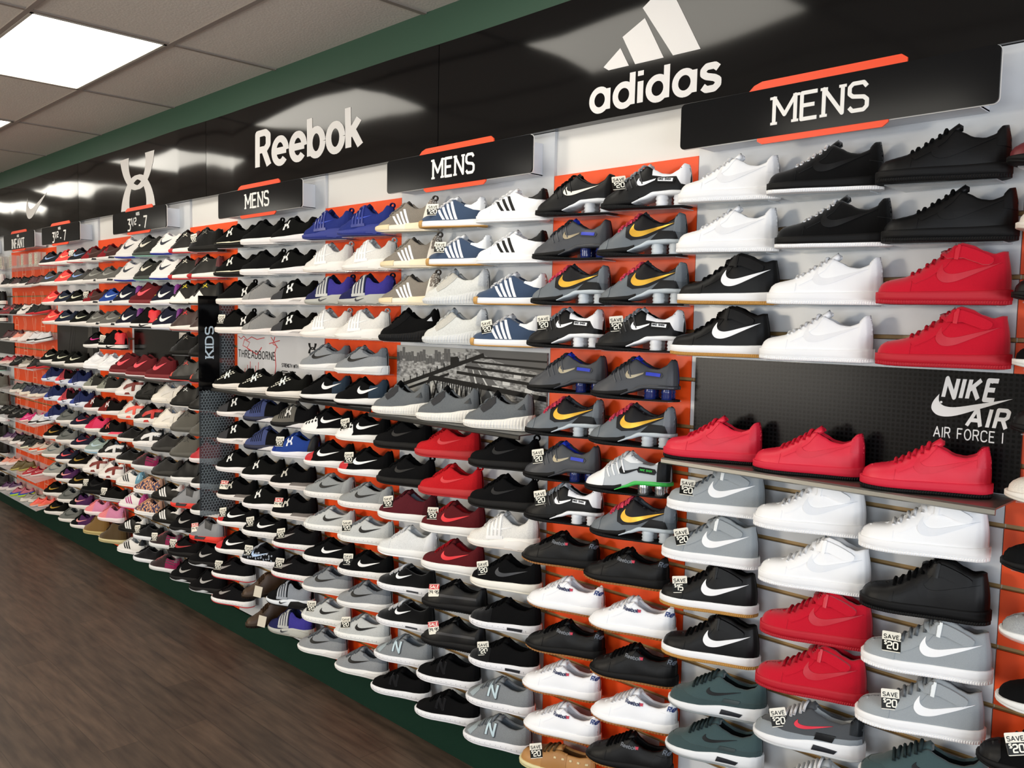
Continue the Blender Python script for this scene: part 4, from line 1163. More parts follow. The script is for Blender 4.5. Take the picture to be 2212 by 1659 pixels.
def floor_mat():
    """dark brown vinyl planks laid along the wall"""
    m = noise_mat('floor_vinyl', '#40352e', '#625246', 3.2, .42, (1.2, 9, 1), .04, 6)
    nt = m.node_tree
    b = nt.nodes['Principled BSDF']
    ramp = [n for n in nt.nodes if n.type == 'VALTORGB'][0]
    tc = [n for n in nt.nodes if n.type == 'TEX_COORD'][0]
    br = nt.nodes.new('ShaderNodeTexBrick')
    br.offset = .37
    br.inputs['Scale'].default_value = 1.0
    br.inputs['Brick Width'].default_value = 1.22
    br.inputs['Row Height'].default_value = .152
    br.inputs['Mortar Size'].default_value = .0016
    br.inputs['Color1'].default_value = (.78, .78, .78, 1)
    br.inputs['Color2'].default_value = (1.12, 1.08, 1.04, 1)
    br.inputs['Mortar'].default_value = (.55, .55, .55, 1)
    mx = nt.nodes.new('ShaderNodeMix')
    mx.data_type = 'RGBA'
    mx.blend_type = 'MULTIPLY'
    mx.inputs['Factor'].default_value = 1
    nt.links.new(tc.outputs['Object'], br.inputs['Vector'])
    nt.links.new(ramp.outputs[0], mx.inputs['A'])
    nt.links.new(br.outputs[0], mx.inputs['B'])
    nt.links.new(mx.outputs['Result'], b.inputs['Base Color'])
    return m


g = G()
g.box(XL, XR, YF, .2, -.1, 0)
struct('floor', g, floor_mat())
g = G()
g.box(XL, XR, YF, .2, CZ + .006, CZ + .12)
struct('ceiling', g, noise_mat('ceiling_tile', '#cfc8be', '#dcd5cb', 90, .95, bump=.25, detail=3))
wallm = mat('#dedbd3', 'paint')
g = G()
g.box(XL, XR, .014, .2, 0, CZ + .01)
struct('wall_back', g, mat('#d9d7d3', 'plastic'))
g = G()
g.box(XL - .15, XL, YF, .2, 0, CZ + .01)
struct('wall_left', g, wallm)


def wall_with_openings(name, fixed, along, openings, m):
    """a wall of constant x or y with rectangular window openings"""
    g = G()
    a0, a1 = along
    cuts = sorted(openings)
    pos = a0

    def put(u0, u1, z0, z1):
        if fixed[0] == 'x':
            g.box(fixed[1], fixed[2], u0, u1, z0, z1)
        else:
            g.box(u0, u1, fixed[1], fixed[2], z0, z1)
    for u0, u1, z0, z1 in cuts:
        put(pos, u0, 0, CZ + .01)
        put(u0, u1, 0, z0)
        put(u0, u1, z1, CZ + .01)
        pos = u1
    put(pos, a1, 0, CZ + .01)
    return struct(name, g, m)


front_open = [(-7.8, -4.2, .9, 2.7), (-1.6, 2.0, .4, 2.8)]
right_open = [(-5.1, -1.3, .4, 2.9)]
wall_with_openings('wall_front', ('y', YF - .15, YF), (XL, XR), front_open, wallm)
wall_with_openings('wall_right', ('x', XR, XR + .15), (YF, .2), right_open, wallm)
glass = clear_mat('window_glass', (.95, .98, .97), .06, .02)
dark_al = mat('#2b2d30', 'plastic')
for i, (a, b, z0, z1) in enumerate(front_open + right_open):
    g = G()
    pg = G()
    if i < 2:
        for u in (a, (a + b) / 2 - .025, b - .05):
            g.box(u, u + .05, YF - .10, YF - .04, z0, z1)
        for z in (z0, z1 - .05):
            g.box(a, b, YF - .10, YF - .04, z, z + .05)
        pg.box(a, b, YF - .075, YF - .069, z0, z1)
    else:
        for u in (a, (a + b) / 2 - .025, b - .05):
            g.box(XR + .04, XR + .10, u, u + .05, z0, z1)
        for z in (z0, z1 - .05):
            g.box(XR + .04, XR + .10, a, b, z, z + .05)
        pg.box(XR + .069, XR + .075, a, b, z0, z1)
    o = struct('window_%d' % (i + 1), g, dark_al)
    pg.obj('pane', glass, o)

# green paint band over the black fascia, green plinth under the slat wall
green = mat('#2c4a3a', 'paint')
g = G()
g.box(XL, XR, .0, .016, 2.962, CZ + .008)
struct('trim_1', g, green)
g = G()
g.box(XL, XR, -.0012, .016, 0, .148)
struct('baseboard_back', g, mat('#0c2a1e', 'cloth'))
# ceiling grid
GX = [-4.105 - 1.221 * n for n in range(-7, 9)]
GY = [-.55 - .61 * n for n in range(0, 13)]
g = G()
for x in GX:
    g.box(x - .012, x + .012, YF, -.001, CZ, CZ + .008)
for y in GY:
    g.box(XL, XR, y - .012, y + .012, CZ - .001, CZ + .008)
struct('trim_2', g, mat('#8f857d', 'paint'))

# ceiling lamps
lampm = bpy.data.materials.new('lamp_diffuser')
lampm.use_nodes = True
nt = lampm.node_tree
b = nt.nodes['Principled BSDF']
b.inputs['Base Color'].default_value = (.9, .9, .86, 1)
b.inputs['Emission Color'].default_value = (1, .95, .84, 1)
b.inputs['Emission Strength'].default_value = LAMP
ROWN = {0: 'nearest the shoe wall', 1: 'in the middle row', 2: 'in the far row'}
cells = []
for iy, y1 in enumerate((-.562, -3.002, -5.442)):
    for ix in range(-1, 4):
        x1 = -4.117 - 2.442 * ix
        cells.append((iy, ix, x1, y1))
for iy, ix, x1, y1 in cells:
    e = link('ceiling_light', None, None, (x1 - .598, y1 - .293, CZ))
    where = {-1: 'just outside the picture top', 0: 'nearest, over the KIDS bays', 1: 'second one, at the left picture edge', 2: 'third one toward the far wall', 3: 'last one toward the far wall'}[ix]
    tag(e, 'square-lensed ceiling light %s, %s' % (ROWN[iy], where), 'ceiling light', 'ceiling lights')
    g = G()
    X, Y = .598, .293
    for a in ((-X, X, -Y, -Y + .014), (-X, X, Y - .014, Y), (-X, -X + .014, -Y, Y), (X - .014, X, -Y, Y)):
        g.box(a[0], a[1], a[2], a[3], -.002, .005)
    g.obj('frame', mat('#b9b5aa', 'paint'), e)
    dm = mesh('diffuser', [(-X + .012, -Y + .012, .003), (-X + .012, Y - .012, .003), (X - .012, Y - .012, .003), (X - .012, -Y + .012, .003)], [(0, 1, 2, 3)], lampm)
    link('diffuser', dm, e)

# ---------------------------------------------------------------- slat wall
ROWZ = [2.206 - .1524 * i for i in range(15)]
GROOVES = [z + .076 for z in ROWZ[1:15]]
EDGE = {'S0': (-.609, 0), 'S1': (-1.523, -.609), 'S2': (-2.133, -1.523), 'S3': (-3.03, -2.133), 'S4': (-3.632, -3.03), 'S5': (-4.52, -3.632), 'S6': (-5.12, -4.52),
        'S7': (-6.035, -5.12), 'S8': (-6.645, -6.035), 'S9': (-7.565, -6.645), 'S10': (-8.80, -7.565), 'S11': (-9.71, -8.80), 'S12': (-11.5, -9.71)}
SECN = {'S0': 'orange strip at right edge', 'S1': 'right MENS bay', 'S2': 'strip right of middle MENS', 'S3': 'middle MENS bay', 'S4': 'strip left of middle MENS', 'S5': 'left MENS bay',
        'S6': 'orange strip behind KIDS fin', 'S7': 'nearer 3½-7 bay', 'S8': 'orange strip between 3½-7 bays', 'S9': 'farther 3½-7 bay', 'S10': 'infant bay', 'S11': 'bay at left edge'}
ORANGE = {'S0', 'S2', 'S4', 'S6', 'S8', 'S10'}
greym = noise_mat('slat_grey', '#c6c9cc', '#cfd1d4', 6, .3, spec=.5)
orangem = noise_mat('slat_orange', '#e94a10', '#ee5014', 8, .42, spec=.4)
for s, (x0, x1) in EDGE.items():
    org = s in ORANGE
    top = 2.375 if org else 2.534
    e = link('slatwall_panel', None, None, ((x0 + x1) / 2, 0, .132))
    tag(e, 'orange slatwall panel, %s' % SECN[s].replace('orange ', '') if org else 'pale grey slatwall panel of the %s' % SECN.get(s, 'corner beyond the left edge'), 'wall panel', 'slatwall panels')
    if s == 'S0':
        e['label'] = 'orange slatwall panel cut off by right picture edge'
    xc = (x0 + x1) / 2
    g, tgm = G(), G()
    zz = .132
    hw = (x1 - x0) / 2 - .001
    inset = 0 if not (s == 'S1' or s == 'S3') else 0
    gr = sorted(z for z in GROOVES if z < 2.32)
    for z in gr + [top + .005]:
        z1 = min(z - .005, top)
        # chamfered plank
        vs = []
        for x in (-hw, hw):
            vs += [(x, .013, zz - .132), (x, .0, zz + .0015 - .132), (x, .0, z1 - .0015 - .132), (x, .013, z1 - .132)]
        g.add(vs, [(0, 1, 2, 3), (7, 6, 5, 4), (0, 4, 5, 1), (1, 5, 6, 2), (2, 6, 7, 3), (3, 7, 4, 0)])
        if z in gr:
            a, b2 = z - .005 - .132, z + .005 - .132
            vs = [(-hw, .0015, a), (hw, .0015, a), (hw, .012, a), (-hw, .012, a), (-hw, .0015, b2), (hw, .0015, b2), (hw, .012, b2), (-hw, .012, b2)]
            tgm.add(vs, [(0, 1, 2, 3), (3, 2, 6, 7)])
        zz = z + .005
    g.obj('boards', orangem if org else greym, e)
    tgm.obj('groove_insert', mat('#a88a5a', 'plastic'), e)
    if s == 'S10':
        # pale line drawings printed on the infant bay's orange boards
        lg = G()
        rnd = random.Random(3)
        for i in range(9):
            zc = .25 + .225 * i
            for j in range(5):
                xo = -hw + .12 + j * .245
                t = (i + j) % 3
                if t == 0:
                    ps = ribbon([(-.05, -.06), (-.045, .02), (-.02, .055), (.02, .055), (.045, .02), (.05, -.06)], .006) + ribbon([(-.045, -.01), (.045, -.01)], .005)
                elif t == 1:
                    ps = [q for k2 in range(3) for q in ribbon([(-.05 + .03 * k2, -.06), (-.02 + .03 * k2, .0), (-.05 + .03 * k2, .06)], .005)]
                else:
                    ps = ribbon([(-.04, .06), (0, -.06), (.04, .06)], .006) + ribbon([(.06, .05), (.04, -.05)], .005)
                wall_text(lg, ps, xo, zc, 0, .0008)
        bo = [c for c in e.children if c.name.startswith('boards')][0]
        k0, n0 = len(bo.data.vertices), len(g.f)
        me = mesh('boards', g.v + lg.v, g.f + [tuple(i + len(g.v) for i in f) for f in lg.f], orangem)
        me.materials.append(mat('#e9b79a', 'print'))
        for i, f in enumerate(me.polygons):
            f.material_index = int(i >= n0)
        bo.data = me

# ---------------------------------------------------------------- black fascia
gloss = bpy.data.materials.new('black_gloss')
gloss.use_nodes = True
b = gloss.node_tree.nodes['Principled BSDF']
b.inputs['Base Color'].default_value = (.003, .003, .0033, 1)
b.inputs['Roughness'].default_value = .09
b.inputs['Specular IOR Level'].default_value = .32
FZ0, FZ1 = 2.534, 2.965
whitev = mat('#d9d6d4', 'print')


SURF = {}


def fascia(x0, x1, label, seed):
    e = link('fascia_panel', None, None, ((x0 + x1) / 2, 0, FZ0))
    tag(e, label, 'sign panel', 'black fascia panels')
    nx, nz = 96, 18

    def fy(x, z):
        t = (x - x0) / (x1 - x0)
        edge = min(1, 6 * t, 6 * (1 - t))
        n = noise.noise(Vector((x * 1.05, seed, z * .8))) * .015 + noise.noise(Vector((x * 2.4, seed + 9, z * 2.0))) * .004
        return -.024 + n * max(0, edge)

    SURF[e.name] = fy
    V, F = [], []
    for i in range(nx + 1):
        for j in range(nz + 1):
            x = x0 + .002 + (x1 - x0 - .004) * i / nx
            z = FZ0 + (FZ1 - FZ0) * j / nz
            V.append((x - (x0 + x1) / 2, fy(x, z), z - FZ0))
    for i in range(nx):
        for j in range(nz):
            a = i * (nz + 1) + j
            F.append((a, a + nz + 1, a + nz + 2, a + 1))
    k = len(V)
    # returns at the back, with corners of their own
    ring = [i * (nz + 1) for i in range(nx + 1)] + [nx * (nz + 1) + j for j in range(1, nz + 1)] + [i * (nz + 1) + nz for i in range(nx - 1, -1, -1)] + [j for j in range(nz - 1, 0, -1)]
    for i in ring:
        a, b_, c = V[i]
        V += [(a, b_, c), (a, .013, c)]
    m = len(ring)
    for i in range(m):
        j = (i + 1) % m
        F.append((k + 2 * i, k + 2 * j, k + 2 * j + 1, k + 2 * i + 1))
    me = mesh('board', V, F, gloss, True)
    for f in me.polygons[nx * nz:]:
        f.use_smooth = False
    link('board', me, e)
    return e, (x0 + x1) / 2


def fascia_marks(e, xc, name, polys, m=None):
    fy = SURF[e.name]
    V, F = refined(polys, .03)
    k = .0012
    # vinyl lettering stuck on the bent board
    me = mesh(name, [(u - xc, fy(u, v) - k - (i % 7) * 4e-6, v - FZ0) for i, (u, v) in enumerate(V)], F, m or whitev)
    return link(name, me, e)


e, xc = fascia(-2.762, 1.45, 'black fascia panel with three slanted white bars and lower-case lettering', 1.3)
bars = [[(-1.905, 2.692), (-1.797, 2.692), (-1.838, 2.762)], [(-1.760, 2.692), (-1.650, 2.692), (-1.728, 2.832), (-1.815, 2.790)], [(-1.615, 2.692), (-1.515, 2.692), (-1.645, 2.925), (-1.738, 2.866)]]
bars[0] = [(-1.890, 2.706), (-1.868, 2.692), (-1.785, 2.692), (-1.822, 2.756)]
fascia_marks(e, xc, 'logo', bars)
ps, tw = stroke_polys('adidas', .098, .021, .30)
fascia_marks(e, xc, 'lettering', xf(ps, -1.937, 2.565, .488 / tw, 1))
e, xc = fascia(-4.85, -2.762, 'black fascia panel with large white mixed-case name, left of the slanted bars', 4.1)
ps, tw = stroke_polys('Reebok', .172, .034, .2, sx=.72)
fascia_marks(e, xc, 'lettering', xf(ps, -4.235, 2.632, .92 / tw, 1))
e, xc = fascia(-6.97, -4.85, 'black fascia panel with white interlocking-arcs emblem', 7.7)
fascia_marks(e, xc, 'logo', xf(ua_logo(), -5.855, 2.715, .57, .335))
e, xc = fascia(-9.05, -6.97, 'black fascia panel with white curved tick, far left', 12.5)
fascia_marks(e, xc, 'logo', xf([SWOOSH], -8.27, 2.635, .60, .43))
fascia(-11.2, -9.05, 'plain black fascia panel cut by the left picture edge', 21.0)

# ---------------------------------------------------------------- department signs
signblack = mat('#15171b', 'board')
signwhite = mat('#e9e7e2', 'print')
signorange = mat('#f0481c', 'plastic')
boxwhite = mat('#d7dae0', 'paint')


def rrect(x0, x1, z0, z1, r, n=5):
    p = []
    for cx, cz, a in ((x1 - r, z1 - r, 0), (x0 + r, z1 - r, 90), (x0 + r, z0 + r, 180), (x1 - r, z0 + r, 270)):
        p += arc(cx, cz, r, r, a, a + 90, n)
    return p


def dept_sign(x0, x1, big, small, label, wt=.0105, h=.069, sx=.95):
    xc = (x0 + x1) / 2
    z0, z1 = 2.374, 2.508
    e = link('department_sign', None, None, (xc, 0, z0))
    tag(e, label, 'sign', 'department signs over the bays')
    hw = (x1 - x0) / 2
    f = lambda y0: (lambda u, v, d: (u, y0 + d, v))
    g = G()
    g.prism(rrect(-hw, hw, 0, z1 - z0, .014), f(-.109), .006)
    g.obj('board', signblack, e)
    g = G()
    g.prism(rrect(-hw - .0012, hw + .0012, -.0012, z1 - z0 + .0012, .015), f(-.103), .004)
    g.obj('board_edge', signwhite, e)
    g = G()
    g.prism([(-.215, .13), (.225, .13), (.225, .145), (.21, .156), (-.17, .156), (-.195, .148)], f(-.108), .005)
    g.prism([(-.18, .004), (-.18, -.008), (-.165, -.017), (.17, -.017), (.185, -.006), (.185, .004)], f(-.108), .005)
    g.obj('orange_tab', signorange, e)
    g = G()
    bx = hw - .05
    # open white box bracket holding the board off the wall
    for x in (-bx, bx - .006):
        g.box(x, x + .006, -.099, -.0005, .006, .122)
    g.box(-bx, bx, -.099, -.0005, .004, .010)
    g.box(-bx, bx, -.104, -.098, .004, .122)
    g.obj('bracket', boxwhite, e)
    ps, tw = stroke_polys(big, h, wt, .27, sx=sx, slab=True)
    g = G()
    zt = .034 if not small else .012
    wall_text(g, xf(ps, -tw / 2 + .02 * 0, 0), 0.0, zt, -.109, .0015)
    g.obj('lettering', signwhite, e)
    if small:
        ps, tw = stroke_polys(small, .018, .0035, .28)
        g = G()
        wall_text(g, ps, -tw / 2, .101, -.109, .0015)
        g.obj('small_lettering', signwhite, e)
    return e


dept_sign(-1.520, -.647, 'MENS', None, 'largest black MENS sign with orange tabs, at right', sx=1.05)
dept_sign(-2.992, -2.142, 'MENS', None, 'middle black MENS sign, over the striped shoes')
dept_sign(-4.53, -3.672, 'MENS', None, 'smallest black MENS sign, over the left MENS bay')


def half_sizes(e):
    """3½-7"""
    g = G()
    for t, h, x, dz, wt in (('3', .070, -.165, .012, .011), ('1', .040, -.106, .046, .008), ('/', .052, -.082, .036, .006), ('2', .040, -.050, .046, .008), ('-', .07, .018, .006, .010), ('7', .072, .092, .014, .011)):
        ps, tw = stroke_polys(t, h, wt, .2, sx=1.25 if t in '37' else 1)
        wall_text(g, xf(ps, x, dz), 0, 0, -.109, .0015)
    g.obj('lettering', signwhite, e)


for x0, x1, lb in ((-6.06, -5.212, 'larger black KIDS 3½-7 sign, under the interlocking-arcs emblem'), (-7.56, -6.71, 'smaller black KIDS 3½-7 sign, right of the INFANT sign')):
    e = dept_sign(x0, x1, ' ', 'KIDS', lb)
    for c in list(e.children):
        if c.name.startswith('lettering'):
            bpy.data.objects.remove(c)
    half_sizes(e)
dept_sign(-8.61, -7.765, 'INFANT', 'KIDS', 'black KIDS INFANT sign with orange tabs, far left', wt=.0125, h=.072, sx=1.0)
dept_sign(-9.70, -9.06, 'KIDS', None, 'sign whose white bracket shows at left picture edge')

# ---------------------------------------------------------------- display posters and their ledges


def poster(x0, x1, z0, z1, m, label, board='board'):
    e = link('display_poster', None, None, ((x0 + x1) / 2, -.001, z0))
    tag(e, label, 'poster', 'display posters on the slat wall')
    g = G()
    g.box(x0 - (x0 + x1) / 2, x1 - (x0 + x1) / 2, -.006, 0, 0, z1 - z0)
    g.obj(board, m, e)
    return e, (x0 + x1) / 2


def flat(e, name, polys, m, y=-.0072, d=.0012):
    g = G()
    for p in polys:
        g.prism(p, lambda u, v, k: (u, y + k, v), d)
    return g.obj(name, m, e)


# black one with a punched-square pattern
pm = bpy.data.materials.new('dotted_black')
pm.use_nodes = True
nt = pm.node_tree
b = nt.nodes['Principled BSDF']
tc = nt.nodes.new('ShaderNodeTexCoord')
br = nt.nodes.new('ShaderNodeTexBrick')
br.offset = 0
br.inputs['Scale'].default_value = 1
br.inputs['Brick Width'].default_value = .0125
br.inputs['Row Height'].default_value = .0125
br.inputs['Mortar Size'].default_value = .0032
br.inputs['Mortar Smooth'].default_value = .25
br.inputs['Color1'].default_value = (.0015, .0015, .0015, 1)
br.inputs['Color2'].default_value = (.0025, .0025, .0025, 1)
br.inputs['Mortar'].default_value = (.0085, .0085, .009, 1)
mp = nt.nodes.new('ShaderNodeMapping')
mp.inputs['Rotation'].default_value = (math.radians(-90), 0, 0)
nt.links.new(tc.outputs['Object'], mp.inputs[0])
nt.links.new(mp.outputs[0], br.inputs['Vector'])
nt.links.new(br.outputs[0], b.inputs['Base Color'])
b.inputs['Roughness'].default_value = .2
b.inputs['Specular IOR Level'].default_value = .14
e, xc = poster(-1.504, -.580, 1.448, 1.744, pm, 'black dotted poster with white tick and lettering, right bay')
e_pos = e
prm = mat('#dcdcdc', 'print')
ps, tw = stroke_polys('NIKE', .048, .0118, .40, .22)
flat(e, 'lettering', xf(ps, -.764 - xc, .228, .118 / tw, 1), prm)
flat(e, 'logo', xf([SWOOSH], -.790 - xc, .178, .185, .135), prm, -.0075)
ps, tw = stroke_polys('AIR', .045, .0098, .40, .22)
flat(e, 'lettering', xf(ps, -.705 - xc, .160, .088 / tw, 1), prm, -.0078)
ps, tw = stroke_polys('AIR FORCE I', .026, .0034, .3)
flat(e, 'lettering', xf(ps, -.782 - xc, .124, .160 / tw, 1), prm)
flat(e, 'trademark_dot', [arc(-.652 - xc, .272, .003, .003, 0, 330, 11), arc(-.768 - xc, .214, .003, .003, 0, 330, 11)], prm)
# black-and-white city bridge photograph
e, xc = poster(-3.045, -2.140, 1.448, 1.731, noise_mat('photo_city', '#3c3c3c', '#c4c4c2', 46, .45, (1, 1, 2.2), detail=8), 'black and white bridge photograph poster, middle MENS bay')
w0 = .452
greys = {'sky': '#b9b9b6', 'pale': '#a5a5a2', 'mid': '#5a5a5a', 'dark': '#1b1b1c', 'white': '#d2d2cf'}
flat(e, 'photo_print', [[(-w0, .235), (.0, .27), (.0, .283), (-w0, .283)], [(-w0, .05), (-.25, .08), (-.15, .16), (-w0, .14)]], mat(greys['pale'], 'print'), -.0068)
rn = random.Random(11)
flat(e, 'photo_print', [[(x, .205 + .02 * h), (x + .018, .207 + .02 * h), (x + .018, .23 + .05 * h), (x, .23 + .05 * h)] for x, h in [(-w0 + .02 * i, rn.random()) for i in range(18)]], mat(greys['mid'], 'print'), -.0071)
flat(e, 'photo_print', [[(.10, .0), (.40, .0), (.06, .235), (.0, .235)], [(.18, .24), (w0, .20), (w0, .283), (.05, .283)]], mat(greys['mid'], 'print'), -.0072)
flat(e, 'photo_print', [[(.11, .0), (.135, .0), (.05, .2), (.045, .2)], [(.24, .0), (.262, .0), (.085, .2), (.08, .2)]] + [[(.16 + .06 * i, .12 + .03 * (i % 3)), (.20 + .06 * i, .12 + .03 * (i % 3)), (.20 + .06 * i, .145 + .03 * (i % 3)), (.16 + .06 * i, .145 + .03 * (i % 3))] for i in range(4)]
     + [[(-.24 + .06 * i, .02), (-.225 + .06 * i, .02), (-.2 + .06 * i, .13), (-.21 + .06 * i, .13)] for i in range(5)], mat(greys['white'], 'print'), -.0076)
beams = ribbon([(-w0, .10), (.11, .262)], .016) + ribbon([(-w0, .075), (-.1, .175)], .010) + ribbon([(-.22, .155), (w0, .112)], .020) + ribbon([(-.05, .185), (w0, .158)], .012) + ribbon([(.0, .21), (w0, .192)], .010) + ribbon([(.04, .232), (w0, .222)], .008) + ribbon([(.08, .252), (w0, .25)], .007)
beams += ribbon([(-.22, .155), (-.29, .0)], .014) + ribbon([(-.2, .15), (-.12, .0)], .006) + ribbon([(-.17, .15), (-.22, .0)], .006)
for i in range(9):
    x = -.14 + .028 * i
    beams += ribbon([(x, .15), (x + .014, .02)], .0045) + ribbon([(x + .02, .15), (x - .006, .02)], .0035)
for i in range(10):
    beams += ribbon([(-.4 + i * .045, .118 + i * .013), (-.4 + i * .045, .14 + i * .013)], .004)
beams += [[(-.09, .205), (-.045, .21), (-.045, .25), (-.09, .245)]]
flat(e, 'photo_print', beams, mat(greys['dark'], 'print'), -.0081)
# pale poster with red line drawing
e, xc = poster(-4.515, -3.628, 1.455, 1.742, mat('#c9c9cb', 'print'), 'pale poster with red line drawing and widely spaced lettering')
pk = mat('#1c1c1e', 'print')
ps, tw = stroke_polys('THREADBORNE', .040, .0052, .34)
flat(e, 'lettering', xf(ps, -4.50 - xc, .16, .40 / tw, 1), pk)
ps, tw = stroke_polys('STRENGTH WITH', .018, .0028, .3)
flat(e, 'lettering', xf(ps, -4.03 - xc, .128, .16 / tw, 1), pk)
flat(e, 'lettering', [[(-4.03 - xc + .08 * i, .104 - .010 * j), (-3.972 - xc + .08 * i, .104 - .010 * j), (-3.972 - xc + .08 * i, .109 - .010 * j), (-4.03 - xc + .08 * i, .109 - .010 * j)] for i in range(2) for j in range(2)], pk)
ps, tw = stroke_polys('NO WEIGHT  FEELS', .036, .005, .34)
flat(e, 'lettering', xf(ps, -4.46 - xc, .045, .46 / tw, 1), pk)
flat(e, 'logo', xf(ua_logo(), -3.735 - xc, .235, .075, .05), pk)
red2 = mat('#c03a3c', 'print')
dr = ribbon([(-.43, .275), (-.40, .262), (-.37, .278), (-.33, .258), (-.28, .276), (-.22, .264), (-.14, .275)], .004) + ribbon([(-.36, .26), (-.38, .225), (-.33, .215), (-.30, .245), (-.36, .26)], .004) + ribbon([(-.33, .212), (-.22, .182), (-.17, .222)], .006)
dr += ribbon([(-.03, .283), (-.05, .245), (-.01, .235), (-.03, .2), (-.02, .13), (-.035, .06), (-.02, .0)], .006) + ribbon([(-.09, .245), (.02, .265)], .004) + ribbon([(-.07, .28), (.0, .225)], .004)
for i in range(6):
    dr += ribbon([(-.36 + .03 * i, .06), (-.355 + .03 * i, .10 + .02 * (i % 3))], .0035)
flat(e, 'red_drawing', dr, red2)
# dark posters in the children's bays
dk = mat('#131312', 'board')
e, xc = poster(-5.985, -5.128, 1.448, 1.744, dk, 'plain black poster behind three dark red high shoes')
e, xc = poster(-7.565, -6.66, 1.448, 1.738, mat('#1c1b1a', 'plastic'), 'dark poster with faint grey streaks, farther 3½-7 bay')
flat(e, 'streak_print', ribbon([(-.22, .02), (-.12, .29)], .006) + ribbon([(-.18, .02), (-.05, .29)], .005) + ribbon([(-.1, .02), (-.02, .29)], .004) + [[(.22, .0), (.36, .0), (.34, .29), (.26, .29)]], mat('#3f3d3a', 'print'))
e, xc = poster(-9.60, -8.76, 1.448, 1.735, mat('#151514', 'plastic'), 'dark poster cut by the left picture edge')


def ledge(x0, x1, z, depth, m, label):
    e = link('display_ledge', None, None, ((x0 + x1) / 2, 0, z))
    tag(e, label, 'ledge', 'long display ledges')
    h = (x1 - x0) / 2
    g = G()
    # bent sheet: back lip, tray, rolled nose
    prof = [(-.001, .005), (-.004, .005), (-.004, .0), (-depth, -.0), (-depth - .006, -.004), (-depth - .006, -.014), (-depth, -.018), (-depth + .002, -.014), (-depth + .002, -.004), (-.001, -.004)]
    n = len(prof)
    g.add([(-h, y, zz) for y, zz in prof] + [(h, y, zz) for y, zz in prof], [tuple(range(n)), tuple(range(2 * n - 1, n - 1, -1))] + [(i, (i + 1) % n, n + (i + 1) % n, n + i) for i in range(n)])
    g.obj('tray', m, e)
    return e


steel = mat('#8f8d86', 'steel')
dkst = mat('#4a4a48', 'steel')
ledge(-1.51, -.585, 1.440, .165, steel, 'steel ledge under the three red low-tops')
ledge(-3.03, -2.12, 1.442, .165, dkst, 'dark ledge under three grey ribbed-sole runners')
ledge(-4.50, -3.62, 1.446, .165, dkst, 'dark ledge under three dash-patterned shoes')
ledge(-3.618, -3.04, 1.458, .150, mat('#1a1a1b', 'plastic'), 'black ledge under two scaled-heel runners')
ledge(-6.02, -5.13, 1.440, .165, dkst, 'dark ledge under three dark red high shoes')
ledge(-7.55, -6.65, 1.440, .165, dkst, 'dark ledge under three black cream-tick runners')

# card with white lettering standing beside the black court shoe
e = link('brand_card', None, None, (-5.20, -.0115, 1.600))
tag(e, 'white and black lettered card beside black court shoe', 'card')
g = G()
g.box(-.055, .055, -.003, .003, 0, .135)
g.obj('card', mat('#e3ddd4', 'print'), e)
ps, tw = stroke_polys('NIKE', .05, .012, .22, .15)
flat(e, 'lettering', xf(ps, -.045, .07, .09 / tw, 1), mat('#bdb8b0', 'print'), -.0045)
flat(e, 'logo', xf([SWOOSH], -.045, .015, .1, .09), mat('#1a1a1a', 'print'), -.0045)

# KIDS divider fin standing out from the wall
fx = -4.559
e = link('divider_fin', None, None, (fx, 0, .722))
tag(e, 'tall hexagon-patterned divider fin with vertical KIDS sign', 'divider')
g = G()
g.box(-.0015, .0015, -.213, -.002, 0, .704)
g.box(-.0015, .0015, -.096, -.002, .704, 1.228)
g.obj('screen', clear_mat('smoky_plastic', (.40, .44, .47), .10, .3), e)
hg = G()
hx = .0102


def hexline(a, c, w=.0011):
    (y0, z0), (y1, z1) = a, c
    dy, dz = y1 - y0, z1 - z0
    l = math.hypot(dy, dz)
    ny, nz = -dz / l * w, dy / l * w
    pts = [(y0 + ny, z0 + nz), (y0 - ny, z0 - nz), (y1 - ny, z1 - nz), (y1 + ny, z1 + nz)]
    hg.prism(pts, lambda u, v, d: (.0032 - d, u, v), .0012)


row = 0
z = .008
while z < 1.222:
    y = -.205 + (hx * .866 if row % 2 else 0)
    while y < -.006:
        if z < .70 or y > -.09:
            c = [(y + hx * math.sin(math.radians(60 * q)), z + hx * math.cos(math.radians(60 * q))) for q in range(6)]
            for q in (0, 1, 2):
                if c[q + 1][0] > -.212 and c[q][0] < -.003:
                    hexline(c[q], c[q + 1])
        y += hx * 1.732
    z += hx * 1.5
    row += 1
hg.obj('hexagon_mesh', mat('#8d979b', 'print'), e)
g = G()
g.box(-.003, .003, -.214, -.094, .704, 1.230)
g.obj('sign_board', mat('#121214', 'board'), e)
ps, tw = stroke_polys('KIDS', .044, .007, .28, slab=True)
g = G()
for p in xf(ps, 0, 0, .168 / tw, 1):
    g.prism([(-.131 - v, .890 + u) for u, v in p], lambda u, v, d: (.0042 - d, u, v), .0012)
g.obj('lettering', mat('#cfe0ea', 'print'), e)

